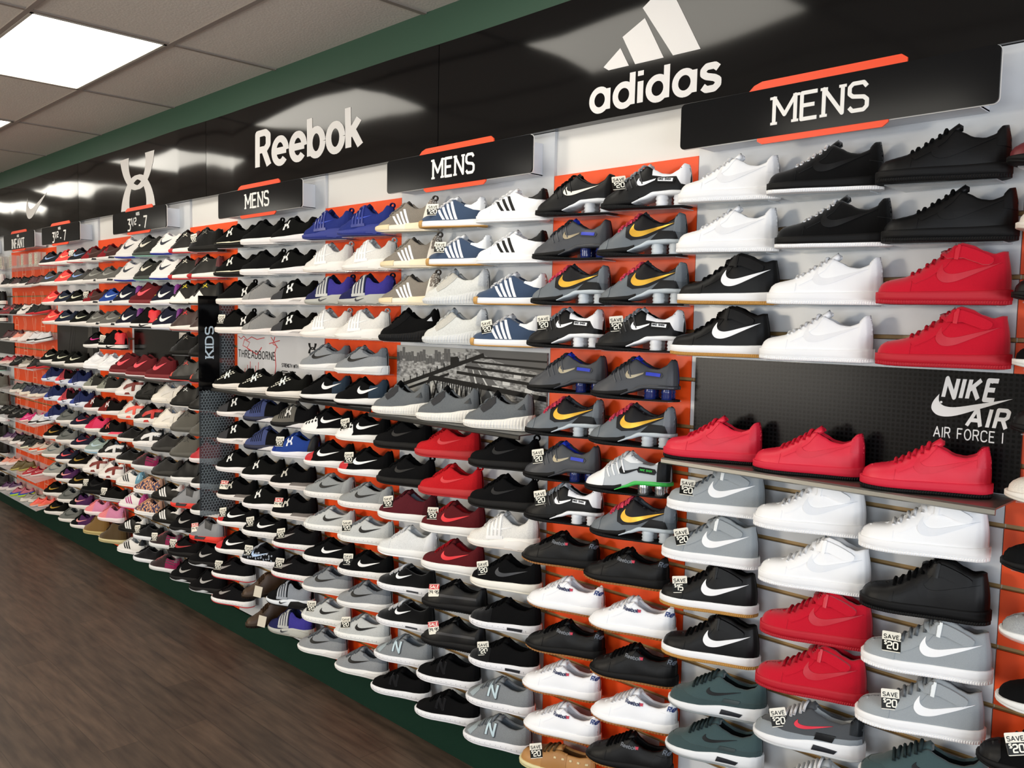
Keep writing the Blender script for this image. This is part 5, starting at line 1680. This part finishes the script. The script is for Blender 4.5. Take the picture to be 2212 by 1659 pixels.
DATA = """
S1 1 2.205 afl_w@-1.357/0 afl_kw@-1.067/1 afl_k@-0.768/2
S1 2 2.063 afl_w@-1.357/0 afl_kw@-1.037/1 afl_k@-0.746/2
S1 3 1.913 afm_kg@-1.346/0 afl_w@-1.053/1 afm_r@-0.752/2
S1 4 1.761 afm_kg@-1.367/0 afl_w@-1.070/1 afm_r@-0.746/2
S1 5 1.44 afl_rk@-1.379/0 afl_rk@-1.076/1 afl_rk@-0.769/2
S1 6 1.295 afm_g*s20@-1.361/0 afm_w@-1.066/1 afm_w@-0.765/2
S1 7 1.144 afm_g*s20@-1.381/0 afm_w@-1.044/1 afm_k@-0.756/2
S1 8 0.985 afm_kg*s15@-1.375/0 afm_r@-1.033/1 afm_g*s20@-0.744/2
S1 9 0.83 afm_kg@-1.362/0 afm_r@-1.031/1 afm_g*s20@-0.762/2
S1 10 0.674 am_t@-1.330/0 am_g*s20b@-1.042/1 am_t@-0.735/2
S1 11 0.531 am_t@-1.337/0 am_w@-0.993/1
S0 1 2.231 rn_mk@-0.471/0
S0 2 2.086 rn_wk@-0.444/0
S0 3 1.927 rn_kk@-0.444/0
S0 4 1.775 rn_kw@-0.434/0
S0 5 1.634 rn_kk@-0.431/0
S0 6 1.475 rn_ww@-0.433/0
S0 7 1.309 rn_kn@-0.433/0
S0 8 1.139 rn_gw@-0.427/0
S0 9 0.971 rn_kw@-0.426/0
S0 10 0.816 rn_kk*s20@-0.459/0
S2 1 2.208 sx_k@-1.944/0 sx_kw*s20@-1.652/1
S2 2 2.063 sx_gb@-1.956/0 sx_au@-1.664/1
S2 3 1.909 sx_au@-1.964/0 sx_au@-1.651/1
S2 4 1.767 sx_kw*s20@-1.985/0 sx_kw*s20@-1.659/1
S2 5 1.609 sx_gb@-1.960/0 sx_gb@-1.679/1
S2 6 1.458 sx_au@-1.971/0 sx_au@-1.679/1
S2 7 1.294 sx_gb*s20@-1.965/0 sx_wg@-1.706/1
S2 8 1.155 sx_kw*s20@-1.968/0 sx_au@-1.659/1
S2 9 0.998 rb_k@-1.965/0 rb_k@-1.704/1
S2 10 0.838 rb_w@-1.943/0 rb_w@-1.661/1
S2 11 0.68 rb_k@-1.946/0 rb_k@-1.646/1
S2 12 0.531 rb_w@-1.958/0 rb_w@-1.638/1
S2 13 0.38 rb_w@-1.950/0 rb_k@-1.653/1
S2 14 0.255 boat*s20@-1.966/0
S3 1 2.205 nmd@-2.882/0 sam*s20@-2.578/1 sst@-2.249/2
S3 2 2.059 nmd@-2.833/0 sam*s20@-2.522/1 sst@-2.259/2
S3 3 1.908 nmd@-2.835/0 ab_w@-2.558/1 sam@-2.244/2
S3 4 1.754 ab_k@-2.845/0 ab_w@-2.555/1 sam*s20@-2.258/2
S3 5 1.446 ab_g@-2.912/0 ab_g@-2.585/1 ab_g@-2.309/2
S3 6 1.301 ro_k@-2.883/0 ro_r@-2.598/1 ro_k@-2.266/2
S3 7 1.151 ro_k@-2.871/0 ro_r@-2.574/1 ro_k@-2.269/2
S3 8 1.006 ro_m*s20@-2.842/0 ro_mr*s20@-2.555/1 pr_w@-2.262/2
S3 9 0.851 ro_w@-2.831/0 ro_mr@-2.559/1 ro_kw*s20@-2.248/2
S3 10 0.695 sb_k@-2.847/0 lug*sale@-2.528/1 mx_k@-2.256/2
S3 11 0.535 sb_k@-2.852/0 lug*sale@-2.533/1 mx_k*s20@-2.258/2
S3 12 0.373 nb_g@-2.863/0 nb_k@-2.568/1 nb_g@-2.266/2
S3 13 0.22 nb_k@-2.887/0 nb_k@-2.573/1 nb_g@-2.276/2
S4 1 2.205 pr_b@-3.457/0 pr_b@-3.143/1
S4 2 2.054 pr_w@-3.452/0 pr_w@-3.130/1
S4 3 1.907 pr_o@-3.439/0 pr_o@-3.151/1
S4 4 1.753 pr_w@-3.454/0 pr_w@-3.204/1
S4 5 1.601 ln_g@-3.483/0 ln_g@-3.189/1
S4 6 1.462 ln_k@-3.464/0 ln_k@-3.179/1
S4 7 1.303 lt@-3.466/0 lt*s15@-3.167/1
S4 8 1.153 lr@-3.442/0 lr*s20@-3.133/1
S4 9 1.006 fr_g@-3.434/0 fr_g@-3.155/1
S4 10 0.848 fr_p@-3.432/0 fr_p*s20@-3.148/1
S4 11 0.69 fr_k@-3.445/0 fr_k*s15@-3.146/1
S4 12 0.547 ln_g@-3.451/0 ln_g@-3.153/1
S4 13 0.397 fr_p*s20@-3.457/0 fr_p*s20@-3.172/1
S4 14 0.226 ln_g@-3.498/0 ln_g@-3.168/1
S5 1 2.213 ua_l@-4.348/0 ua_s@-4.064/1 ua_k@-3.759/2
S5 2 2.056 ua_l@-4.353/0 ua_s@-4.045/1 ua_k@-3.785/2
S5 3 1.909 ua_h@-4.340/0 ua_g@-4.039/1 ua_d@-3.761/2
S5 4 1.753 ua_h*s20@-4.355/0 ua_g@-4.027/1 ua_d@-3.771/2
S5 5 1.45 ua_p@-4.383/0 ua_p@-4.092/1 ua_p@-3.807/2
S5 6 1.308 ua_d@-4.324/0 ub_b@-4.026/1 ub_g@-3.761/2
S5 7 1.166 ua_d@-4.335/0 ub_b@-4.018/1 ua_b*s20@-3.753/2
S5 8 0.998 ua_k@-4.344/0 ua_k@-4.075/1 ua_f@-3.770/2
S5 9 0.849 ua_f*sale@-4.345/0 ua_k@-4.037/1 ua_f*sale@-3.766/2
S5 10 0.704 lr*s20@-4.328/0 fr_k*s20@-4.067/1 fr_v*s20@-3.731/2
S5 11 0.542 lr@-4.353/0 fr_x*s50@-4.081/1 fr_v*s20@-3.752/2
S5 12 0.393 fr_v*s20@-4.402/0 bt_b@-3.984/1 pr_k@-3.797/2
S5 13 0.255 fr_v@-4.409/0 bt_b@-3.944/1 pr_o@-3.781/2
S6 1 2.202 jd_kr@-4.943/0 jd_k*s20@-4.674/1
S6 2 2.049 jd_kr@-4.909/0 jd_kr@-4.662/1
S6 3 1.909 jd_y@-4.886/0 jd_y@-4.673/1
S6 4 1.752 jd_m@-4.972/0 jd_m@-4.673/1
S6 5 1.615 jd_k@-4.940/0 jd_k@-4.672/1
S6 6 1.464 jd_kc@-4.879/0 jd_kc@-4.656/1
S6 7 1.304 jd_kk@-4.980/0 jd_kk@-4.674/1
S6 8 1.159 jd_g@-4.942/0 jd_g@-4.702/1
S6 9 1.004 jd_g@-4.975/0 jd_r@-4.685/1
S6 10 0.861 jd_w@-4.955/0 jd_w@-4.679/1
S6 11 0.699 jd_i@-4.951/0 jd_w@-4.695/1
S6 12 0.545 nk_m@-4.987/0 jd_i*sale@-4.731/1
S6 13 0.399 nk_r*s20@-4.930/0 nk_m@-4.743/1
S6 14 0.246 nk_m@-4.931/0 nk_m@-4.724/1
S7 1 2.205 ky_w@-5.791/0 ky_k@-5.507/1 ky_w@-5.202/2
S7 2 2.057 ky_w@-5.805/0 ky_k@-5.498/1 ky_w@-5.235/2
S7 3 1.903 kd_v@-5.851/0 hy_r@-5.549/1 kd_v@-5.243/2
S7 4 1.761 kd_v@-5.813/0 le_r@-5.570/1 kd_v@-5.220/2
S7 5 1.444 hy_r@-5.950/0 hy_r@-5.635/1 hy_r@-5.323/2
S7 6 1.307 hu_wr@-5.821/0 hu_k@-5.489/1 hu_w@-5.226/2
S7 7 1.151 hu_wc@-5.799/0 hu_kr@-5.516/1 hu_w@-5.220/2
S7 8 1.003 sk_k@-5.799/0 hu_kw@-5.544/1 jd_d@-5.241/2
S7 9 0.851 sk_k@-5.845/0 sk_p@-5.583/1 jd_d@-5.254/2
S7 10 0.698 sst_h@-5.846/0 flo@-5.540/1 sba@-5.252/2
S7 11 0.564 sst_p@-5.793/0 flo@-5.548/1 sba@-5.240/2
S7 12 0.385 sba@-5.795/0 sk_n*s20@-5.559/1 sk_p*s20@-5.302/2
S7 13 0.239 sst_k@-5.842/0 sk_n@-5.541/1 sk_p@-5.318/2
S8 1 2.203 am_r@-6.445/0 am_r@-6.130/1
S8 2 2.056 am_s@-6.407/0 am_s@-6.165/1
S8 3 1.905 am_r*s20@-6.432/0 am_b@-6.119/1
S8 4 1.755 am_s@-6.378/0 am_s@-6.104/1
S8 5 1.6 kd_p@-6.418/0 le_r*s20@-6.132/1
S8 6 1.453 afl_ws@-6.430/0 afl_ws@-6.107/1
S8 7 1.307 ua_o@-6.433/0 ua_o@-6.192/1
S8 8 1.149 ua_r@-6.438/0 ua_r@-6.157/1
S8 9 1.001 hr_p@-6.435/0 ua_c@-6.155/1
S8 10 0.848 clf@-6.431/0 hu_kw@-6.168/1
S8 11 0.698 hu_wr@-6.476/0 hu_wr@-6.173/1
S8 12 0.544 rn_kk*s20@-6.490/0 van*s20@-6.148/1
S8 13 0.394 pk@-6.452/0 pk@-6.207/1
S8 14 0.249 bt_w@-6.477/0 bt_o@-6.168/1
S9 1 2.205 rv_kb@-7.371/0 rv_c@-7.015/1 rv_kb*s20@-6.723/2
S9 2 2.055 rv_gb@-7.385/0 rv_c@-7.026/1 rv_gb@-6.757/2
S9 3 1.899 rv_c@-7.324/0 rv_n@-7.063/1 rv_k@-6.789/2
S9 4 1.753 rv_c@-7.329/0 rv_n@-7.047/1 rv_k@-6.706/2
S9 5 1.445 rv_k@-7.416/0 rv_k@-7.131/1 rv_k@-6.845/2
S9 6 1.3 pr_n@-7.372/0 pr_c@-7.058/1 pr_n@-6.774/2
S9 7 1.153 pr_n@-7.339/0 pr_c@-7.015/1 pr_n@-6.737/2
S9 8 0.997 pr_n@-7.342/0 rv_s@-7.063/1 nk_p@-6.735/2
S9 9 0.844 nk_au@-7.365/0 rv_s@-7.078/1 nk_p@-6.737/2
S9 10 0.693 rv_g@-7.408/0 nk_p@-7.082/1 nk_au@-6.796/2
S9 11 0.543 rv_g@-7.388/0 nk_f@-7.089/1 nk_au@-6.802/2
S9 12 0.379 nk_au@-7.393/0 rv_s@-7.033/1 nk_f@-6.818/2
S9 13 0.235 nk_au@-7.371/0 rv_s@-7.019/1 nk_f@-6.783/2
S10 2 2.058 inf_kw@-8.458/0 inf_mw@-8.154/1 inf_kw@-7.860/2 inf_mk@-7.526/3
S10 3 1.828 inf_m@-8.450/0 inf_k@-8.140/1 inf_w@-7.840/2 inf_kr@-7.496/3
S10 4 1.602 inf_mk@-8.427/0 inf_pw@-8.157/1 inf_ww@-7.802/2 inf_wk@-7.515/3
S10 5 1.387 inf_pr@-8.501/0 inf_k@-8.167/1 inf_gw@-7.853/2 inf_kr@-7.571/3
S10 6 1.154 inf_gk@-8.197/0 inf_nw@-7.888/1 inf_nw@-7.631/2
S10 7 0.929 inf_k@-8.602/0 inf_k@-8.261/1 inf_p@-7.881/2 inf_wk@-7.497/3
S10 8 0.706 inf_v@-8.508/0 inf_kw@-8.219/1 inf_kc@-7.866/2
S10 9 0.73 inf_o@-7.539/0
S10 10 0.473 inf_pw@-8.577/0 inf_ol@-8.225/1 inf_rw@-7.882/2
S10 11 0.242 inf_v@-8.603/0 inf_yl@-8.262/1 inf_gw@-7.962/2 inf_c@-7.575/3
S11 1 2.219 ky_w@-8.993/0
S11 2 2.06 ky_w@-8.965/0
S11 3 1.897 jd_y@-8.933/0
S11 4 1.74 jd_y@-8.927/0
S11 5 1.297 ky_k@-9.009/0
S11 6 1.135 jd_g@-8.896/0
S11 7 0.981 jd_g@-8.886/0
S11 8 0.83 afl_ws@-8.945/0
S11 9 0.669 jd_kk@-8.967/0
S11 10 0.531 jd_kk@-8.951/0
S11 11 0.38 jd_d@-8.934/0
S11 12 0.226 jd_d@-8.970/0
"""

# ---------------------------------------------------------------- shoes, shelves and tags on the wall
ORD = ['zero', 'one', 'two', 'three', 'four', 'five', 'six', 'seven', 'eight', 'nine', 'ten', 'eleven', 'twelve', 'thirteen', 'fourteen', 'fifteen']
NCOL = {'S0': 1, 'S1': 3, 'S2': 2, 'S3': 3, 'S4': 2, 'S5': 3, 'S6': 2, 'S7': 3, 'S8': 2, 'S9': 3, 'S10': 4, 'S11': 1}
CN = {1: [''], 2: [' left', ' right'], 3: [' left', ' middle', ' right'], 4: [' first', ' second', ' third', ' last']}
LEDGE_ROWS = {('S1', 5), ('S3', 5), ('S5', 5), ('S7', 5), ('S9', 5), ('S4', 6)}
recs = []
for ln in DATA.strip().splitlines():
    s, r, zm, *it = ln.split()
    r, zm = int(r), float(zm)
    zs = min(ROWZ, key=lambda q: abs(q - zm))
    if s == 'S10' and r == 9:
        zm = 0.703
    if s == 'S10' and r == 8:
        zm = 0.703
    if s == 'S10':
        zm += .022
    z = zm if s == 'S10' else .5 * zm + .5 * zs
    if (s, r) in LEDGE_ROWS:
        z = {'S1': 1.440, 'S3': 1.442, 'S5': 1.446, 'S7': 1.440, 'S9': 1.440, 'S4': 1.458}[s] + .0005
    if (s, r) == ('S1', 6):
        z -= .008
    if (s, r) == ('S1', 7):
        z -= .010
    for q in it:
        code, rest = q.split('@')
        code, _, tg = code.partition('*')
        x, c = rest.split('/')
        x = float(x)
        if s == 'S6':
            x = min(x, -4.705) if c == '1' else min(x, -4.965)
        recs.append((s, r, int(c), code, tg, x, z))
# neighbours on one row keep a shoe's length between them
orig = [q[5] for q in recs]
mv = [list(q) for q in recs]
for _ in range(6):
    idx = sorted((i for i in range(len(mv)) if mv[i][0] != 'S10' and mv[i][3] != 'bt_b'), key=lambda i: mv[i][5])
    for n, i in enumerate(idx):
        for j in idx[n + 1:n + 40]:
            a, b_ = mv[i], mv[j]
            gap = b_[5] - a[5]
            if gap > .31 or abs(a[6] - b_[6]) > .05:
                continue
            need = .5 * (DESIGN[a[3]]['L'] + DESIGN[b_[3]]['L']) * .985
            if 0 <= gap < need:
                m = (need - gap) / 2
                a[5] = max(orig[i] - .045, a[5] - m)
                b_[5] = min(orig[j] + .045, b_[5] + m)
recs = [tuple(q) for q in mv]
# the infants' pairs keep clear of one another and of the next bay
for zz in {q[6] for q in recs if q[0] == 'S10'}:
    lim = -7.70
    for q in sorted((q for q in mv if q[0] == 'S10' and q[6] == zz), key=lambda q: -q[5]):
        q[5] = min(q[5], lim)
        lim = q[5] - .225
recs = [tuple(q) for q in mv]
ndesc, nsec = {}, {}
for s, r, c, code, tg, x, z in recs:
    d = DESIGN[code]['desc']
    ndesc[d] = ndesc.get(d, 0) + 1
    nsec[d, s] = nsec.get((d, s), 0) + 1

shelfm = clear_mat('clear_acrylic', (.90, .93, .95), .10, .06)


def shelf_mesh(hw, yaw):
    g = G()
    t = math.tan(yaw)
    yc = -.098
    pl = [(-hw, -.003), (hw, -.003), (hw, yc + hw * t - .012), (-hw, yc - hw * t - .012)]
    g.add([(x, y, -.003) for x, y in pl] + [(x, y, 0) for x, y in pl], [(3, 2, 1, 0), (4, 5, 6, 7)] + [(i, (i + 1) % 4, 4 + (i + 1) % 4, 4 + i) for i in range(4)])
    # hanger plate up to the groove, and a small brace under the tray
    g.box(-.055, .055, -.0035, -.0008, 0, .074)
    return g.mesh('shoe_shelf', shelfm)


SHELF = {.30: shelf_mesh(.118, math.radians(16)), .265: shelf_mesh(.105, math.radians(16))}


def tag_parts(kind):
    """small printed price card: white head, black or red panel, lettering"""
    w2, h2 = .022, .025
    g = G()
    g.prism(rrect(-w2, w2, -h2, h2, .003, 3), lambda u, v, d: (u, d, v), .0008)
    a = g.mesh('card', mat('#ece6d6', 'print'))
    g = G()
    top = kind == 'sale'
    g.prism([(-w2, -h2 + .002), (w2, -h2 + .002), (w2, .003), (-w2, .003)] if not top else [(-w2, .004), (w2, .004), (w2, h2 - .002), (-w2, h2 - .002)], lambda u, v, d: (u, -.0004 + d, v), .0004)
    b = g.mesh('price_panel', mat('#17170f' if not top else '#c8202c', 'print'))
    g, g2 = G(), G()
    if top:
        ps, tw = stroke_polys('SALE', .011, .0024, .25, .1)
        wall_text(g2, xf(ps, -tw / 2, .008), 0, 0, -.0004, .0003)
        ps, tw = stroke_polys('79 95', .012, .0022, .2)
        wall_text(g, xf(ps, -tw / 2, -.014), 0, 0, -.0001, .0003)
    else:
        ps, tw = stroke_polys('SAVE', .0095, .0018, .3)
        wall_text(g, xf(ps, -tw / 2, .007), 0, 0, -.0001, .0003)
        n = kind[1:3]
        ps, tw = stroke_polys('$', .011, .0018, .2)
        wall_text(g2, xf(ps, -.0165, -.009), 0, 0, -.0004, .0003)
        ps, tw = stroke_polys(n, .0165, .0032, .25)
        wall_text(g2, xf(ps, -.009, -.0175), 0, 0, -.0004, .0003)
    return [('card', a), ('price_panel', b), ('lettering', g.mesh('lettering', mat('#1c1c18', 'print'))), ('price', g2.mesh('price', mat('#f2eee0', 'print')))]


TAGS = {t: tag_parts(t) for t in ('s20', 's15', 's50', 'sale', 's20b')}
TILT = .2
jit = random.Random(21)
allwords = []
for s, r, c, code, tg, x, z in recs:
    d = DESIGN[code]
    place = 'row %s%s, %s' % (ORD[r], CN[NCOL[s]][min(c, NCOL[s] - 1)], SECN[s])
    if s == 'S10':
        # infants' shoes stand in pairs, toes out, on long shelves
        grp = 'pairs of infant shoes'
        for n, (dx, dy, yw) in enumerate(((-.045, -.115, 50), (.065, -.085, 44))):
            which = 'front' if n == 0 else 'rear'
            one = nsec[d['desc'], s] == 1
            lb = '%s %s, %s' % (which, d['desc'], 'infant bay' if one else place)
            e = place_shoe(code, 0, 0, 0, 0, lb, grp)
            # the infants' shelves slope forward so the uppers show
            e.matrix_world = Matrix.Translation((x + dx + jit.uniform(-.01, .01), dy, z + dy * TILT + .0015)) @ Matrix.Rotation(math.atan(TILT), 4, 'X') @ Matrix.Rotation(math.radians(yw + jit.uniform(-5, 5)), 4, 'Z')
        continue
    if ndesc[d['desc']] == 1 or nsec[d['desc'], s] == 1:
        lb = '%s, %s' % (d['desc'], SECN[s])
    else:
        lb = '%s, %s' % (d['desc'], place)
    if s == 'S6' and c == 1:
        x = min(x, -4.705)
    yaw = math.radians(16 + jit.uniform(-2.5, 2.5))
    yc = -.092
    on_ledge = (s, r) in LEDGE_ROWS
    if code == 'bt_b':
        yaw = math.radians(70)
        yc = -.118
        x -= .035
    e = place_shoe(code, x, yc, z, yaw, lb, ('repeats of the ' + d['desc']) if ndesc[d['desc']] > 1 else None)
    if not on_ledge:
        h = link('shoe_shelf', SHELF[.30 if d['L'] > .28 else .265], None, (x, 0, z - .0003))
        tag(h, 'clear acrylic shelf under shoe, ' + place, 'shelf', 'clear acrylic shoe shelves')
    if tg:
        p = SH[d['shape']]
        L = d['L']
        tx = .25 + jit.uniform(-.02, .03)
        a, uy, uz = upper_pt(p, tx, -.42)
        loc = Vector(((a - .5) * L, uy * L - .008, uz * L + .012))
        t = bpy.data.objects.new('price_tag', None)
        COL.objects.link(t)
        t.empty_display_size = .02
        t.location = e.location + Matrix.Rotation(yaw, 3, 'Z') @ loc
        t.rotation_euler = (math.radians(-22 + jit.uniform(-8, 8)), math.radians(jit.uniform(-14, 6)), yaw + math.radians(jit.uniform(8, 26)))
        nm = {'s20': 'SAVE $20', 's20b': 'SAVE $20', 's15': 'SAVE $15', 's50': 'SAVE $50', 'sale': 'red SALE'}[tg]
        tag(t, '%s card on shoe, %s' % (nm, place), 'price tag', 'price cards on the shoes')
        for pn, me in TAGS[tg]:
            o = bpy.data.objects.new(pn, me)
            COL.objects.link(o)
            o.parent = t

# long shelves of the infant bay
for i, z in enumerate(sorted({z for s, r, c, code, tg, x, z in recs if s == 'S10'} | {2.205}, reverse=True)):
    g = G()
    if z > 2.2:
        g.box(-.60, .60, -.19, -.001, -.004, 0)
    else:
        f = -.185 * TILT
        g.add([(sx_, y, zz) for sx_ in (-.60, .60) for y, zz in ((-.001, 0), (-.185, f), (-.185, f - .003), (-.001, -.003))], [(0, 1, 2, 3), (7, 6, 5, 4), (0, 4, 5, 1), (1, 5, 6, 2), (2, 6, 7, 3), (3, 7, 4, 0)])
        g.box(-.60, .60, -.187, -.185, f - .003, f + .008)
    g.box(-.60, .60, -.0035, -.0008, 0, .05)
    h = g.obj('infant_shelf', clear_mat('thin_acrylic', (.94, .96, .97), .03, .08), None, loc=(-8.185, 0, z - .0003))
    tag(h, 'long clear shelf across the infant bay, %s from top' % ['topmost', 'second', 'third', 'fourth', 'fifth', 'sixth', 'seventh', 'eighth', 'ninth', 'tenth', 'eleventh'][i], 'shelf', 'long clear shelves in the infant bay')
# glittering gift packs above the infants
gl = noise_mat('glitter_print', '#6e6a58', '#e6e2d0', 120, .25, spec=.6)
packm = clear_mat('pack_plastic', (.95, .95, .92), .16, .1)
for i, x in enumerate((-8.55, -8.265, -7.935, -7.715, -7.515 - .06)):
    e = link('gift_pack', None, None, (x, -.12, 2.2055))
    tag(e, 'clear boxed pack with glittering insert under INFANT sign, %s from left' % ['first', 'second', 'third', 'fourth', 'fifth'][i], 'boxed pack', 'clear boxed packs on the infant top shelf')
    g = G()
    g.box(-.05, .05, -.03, .03, 0, .115)
    g.obj('box', packm, e)
    g = G()
    g.box(-.026, .026, -.0335, -.031, .014, .103)
    g.obj('insert', gl, e)
# price stickers on the wrapped boots
for (s, r, c, code, tg, x, z) in recs:
    if code == 'bt_b':
        e = link('price_sticker', None, None, (x + .024, -.186, z + .048))
        e.rotation_euler = (math.radians(-8), math.radians(8), math.radians(30))
        tag(e, 'white sticker on %s wrapped brown boot' % ('upper' if r == 12 else 'lower'), 'price tag')
        g = G()
        g.box(-.022, .022, -.0006, 0, -.028, .028)
        g.obj('card', mat('#cfc6b4', 'print'), e)
print('shoes', len(recs))
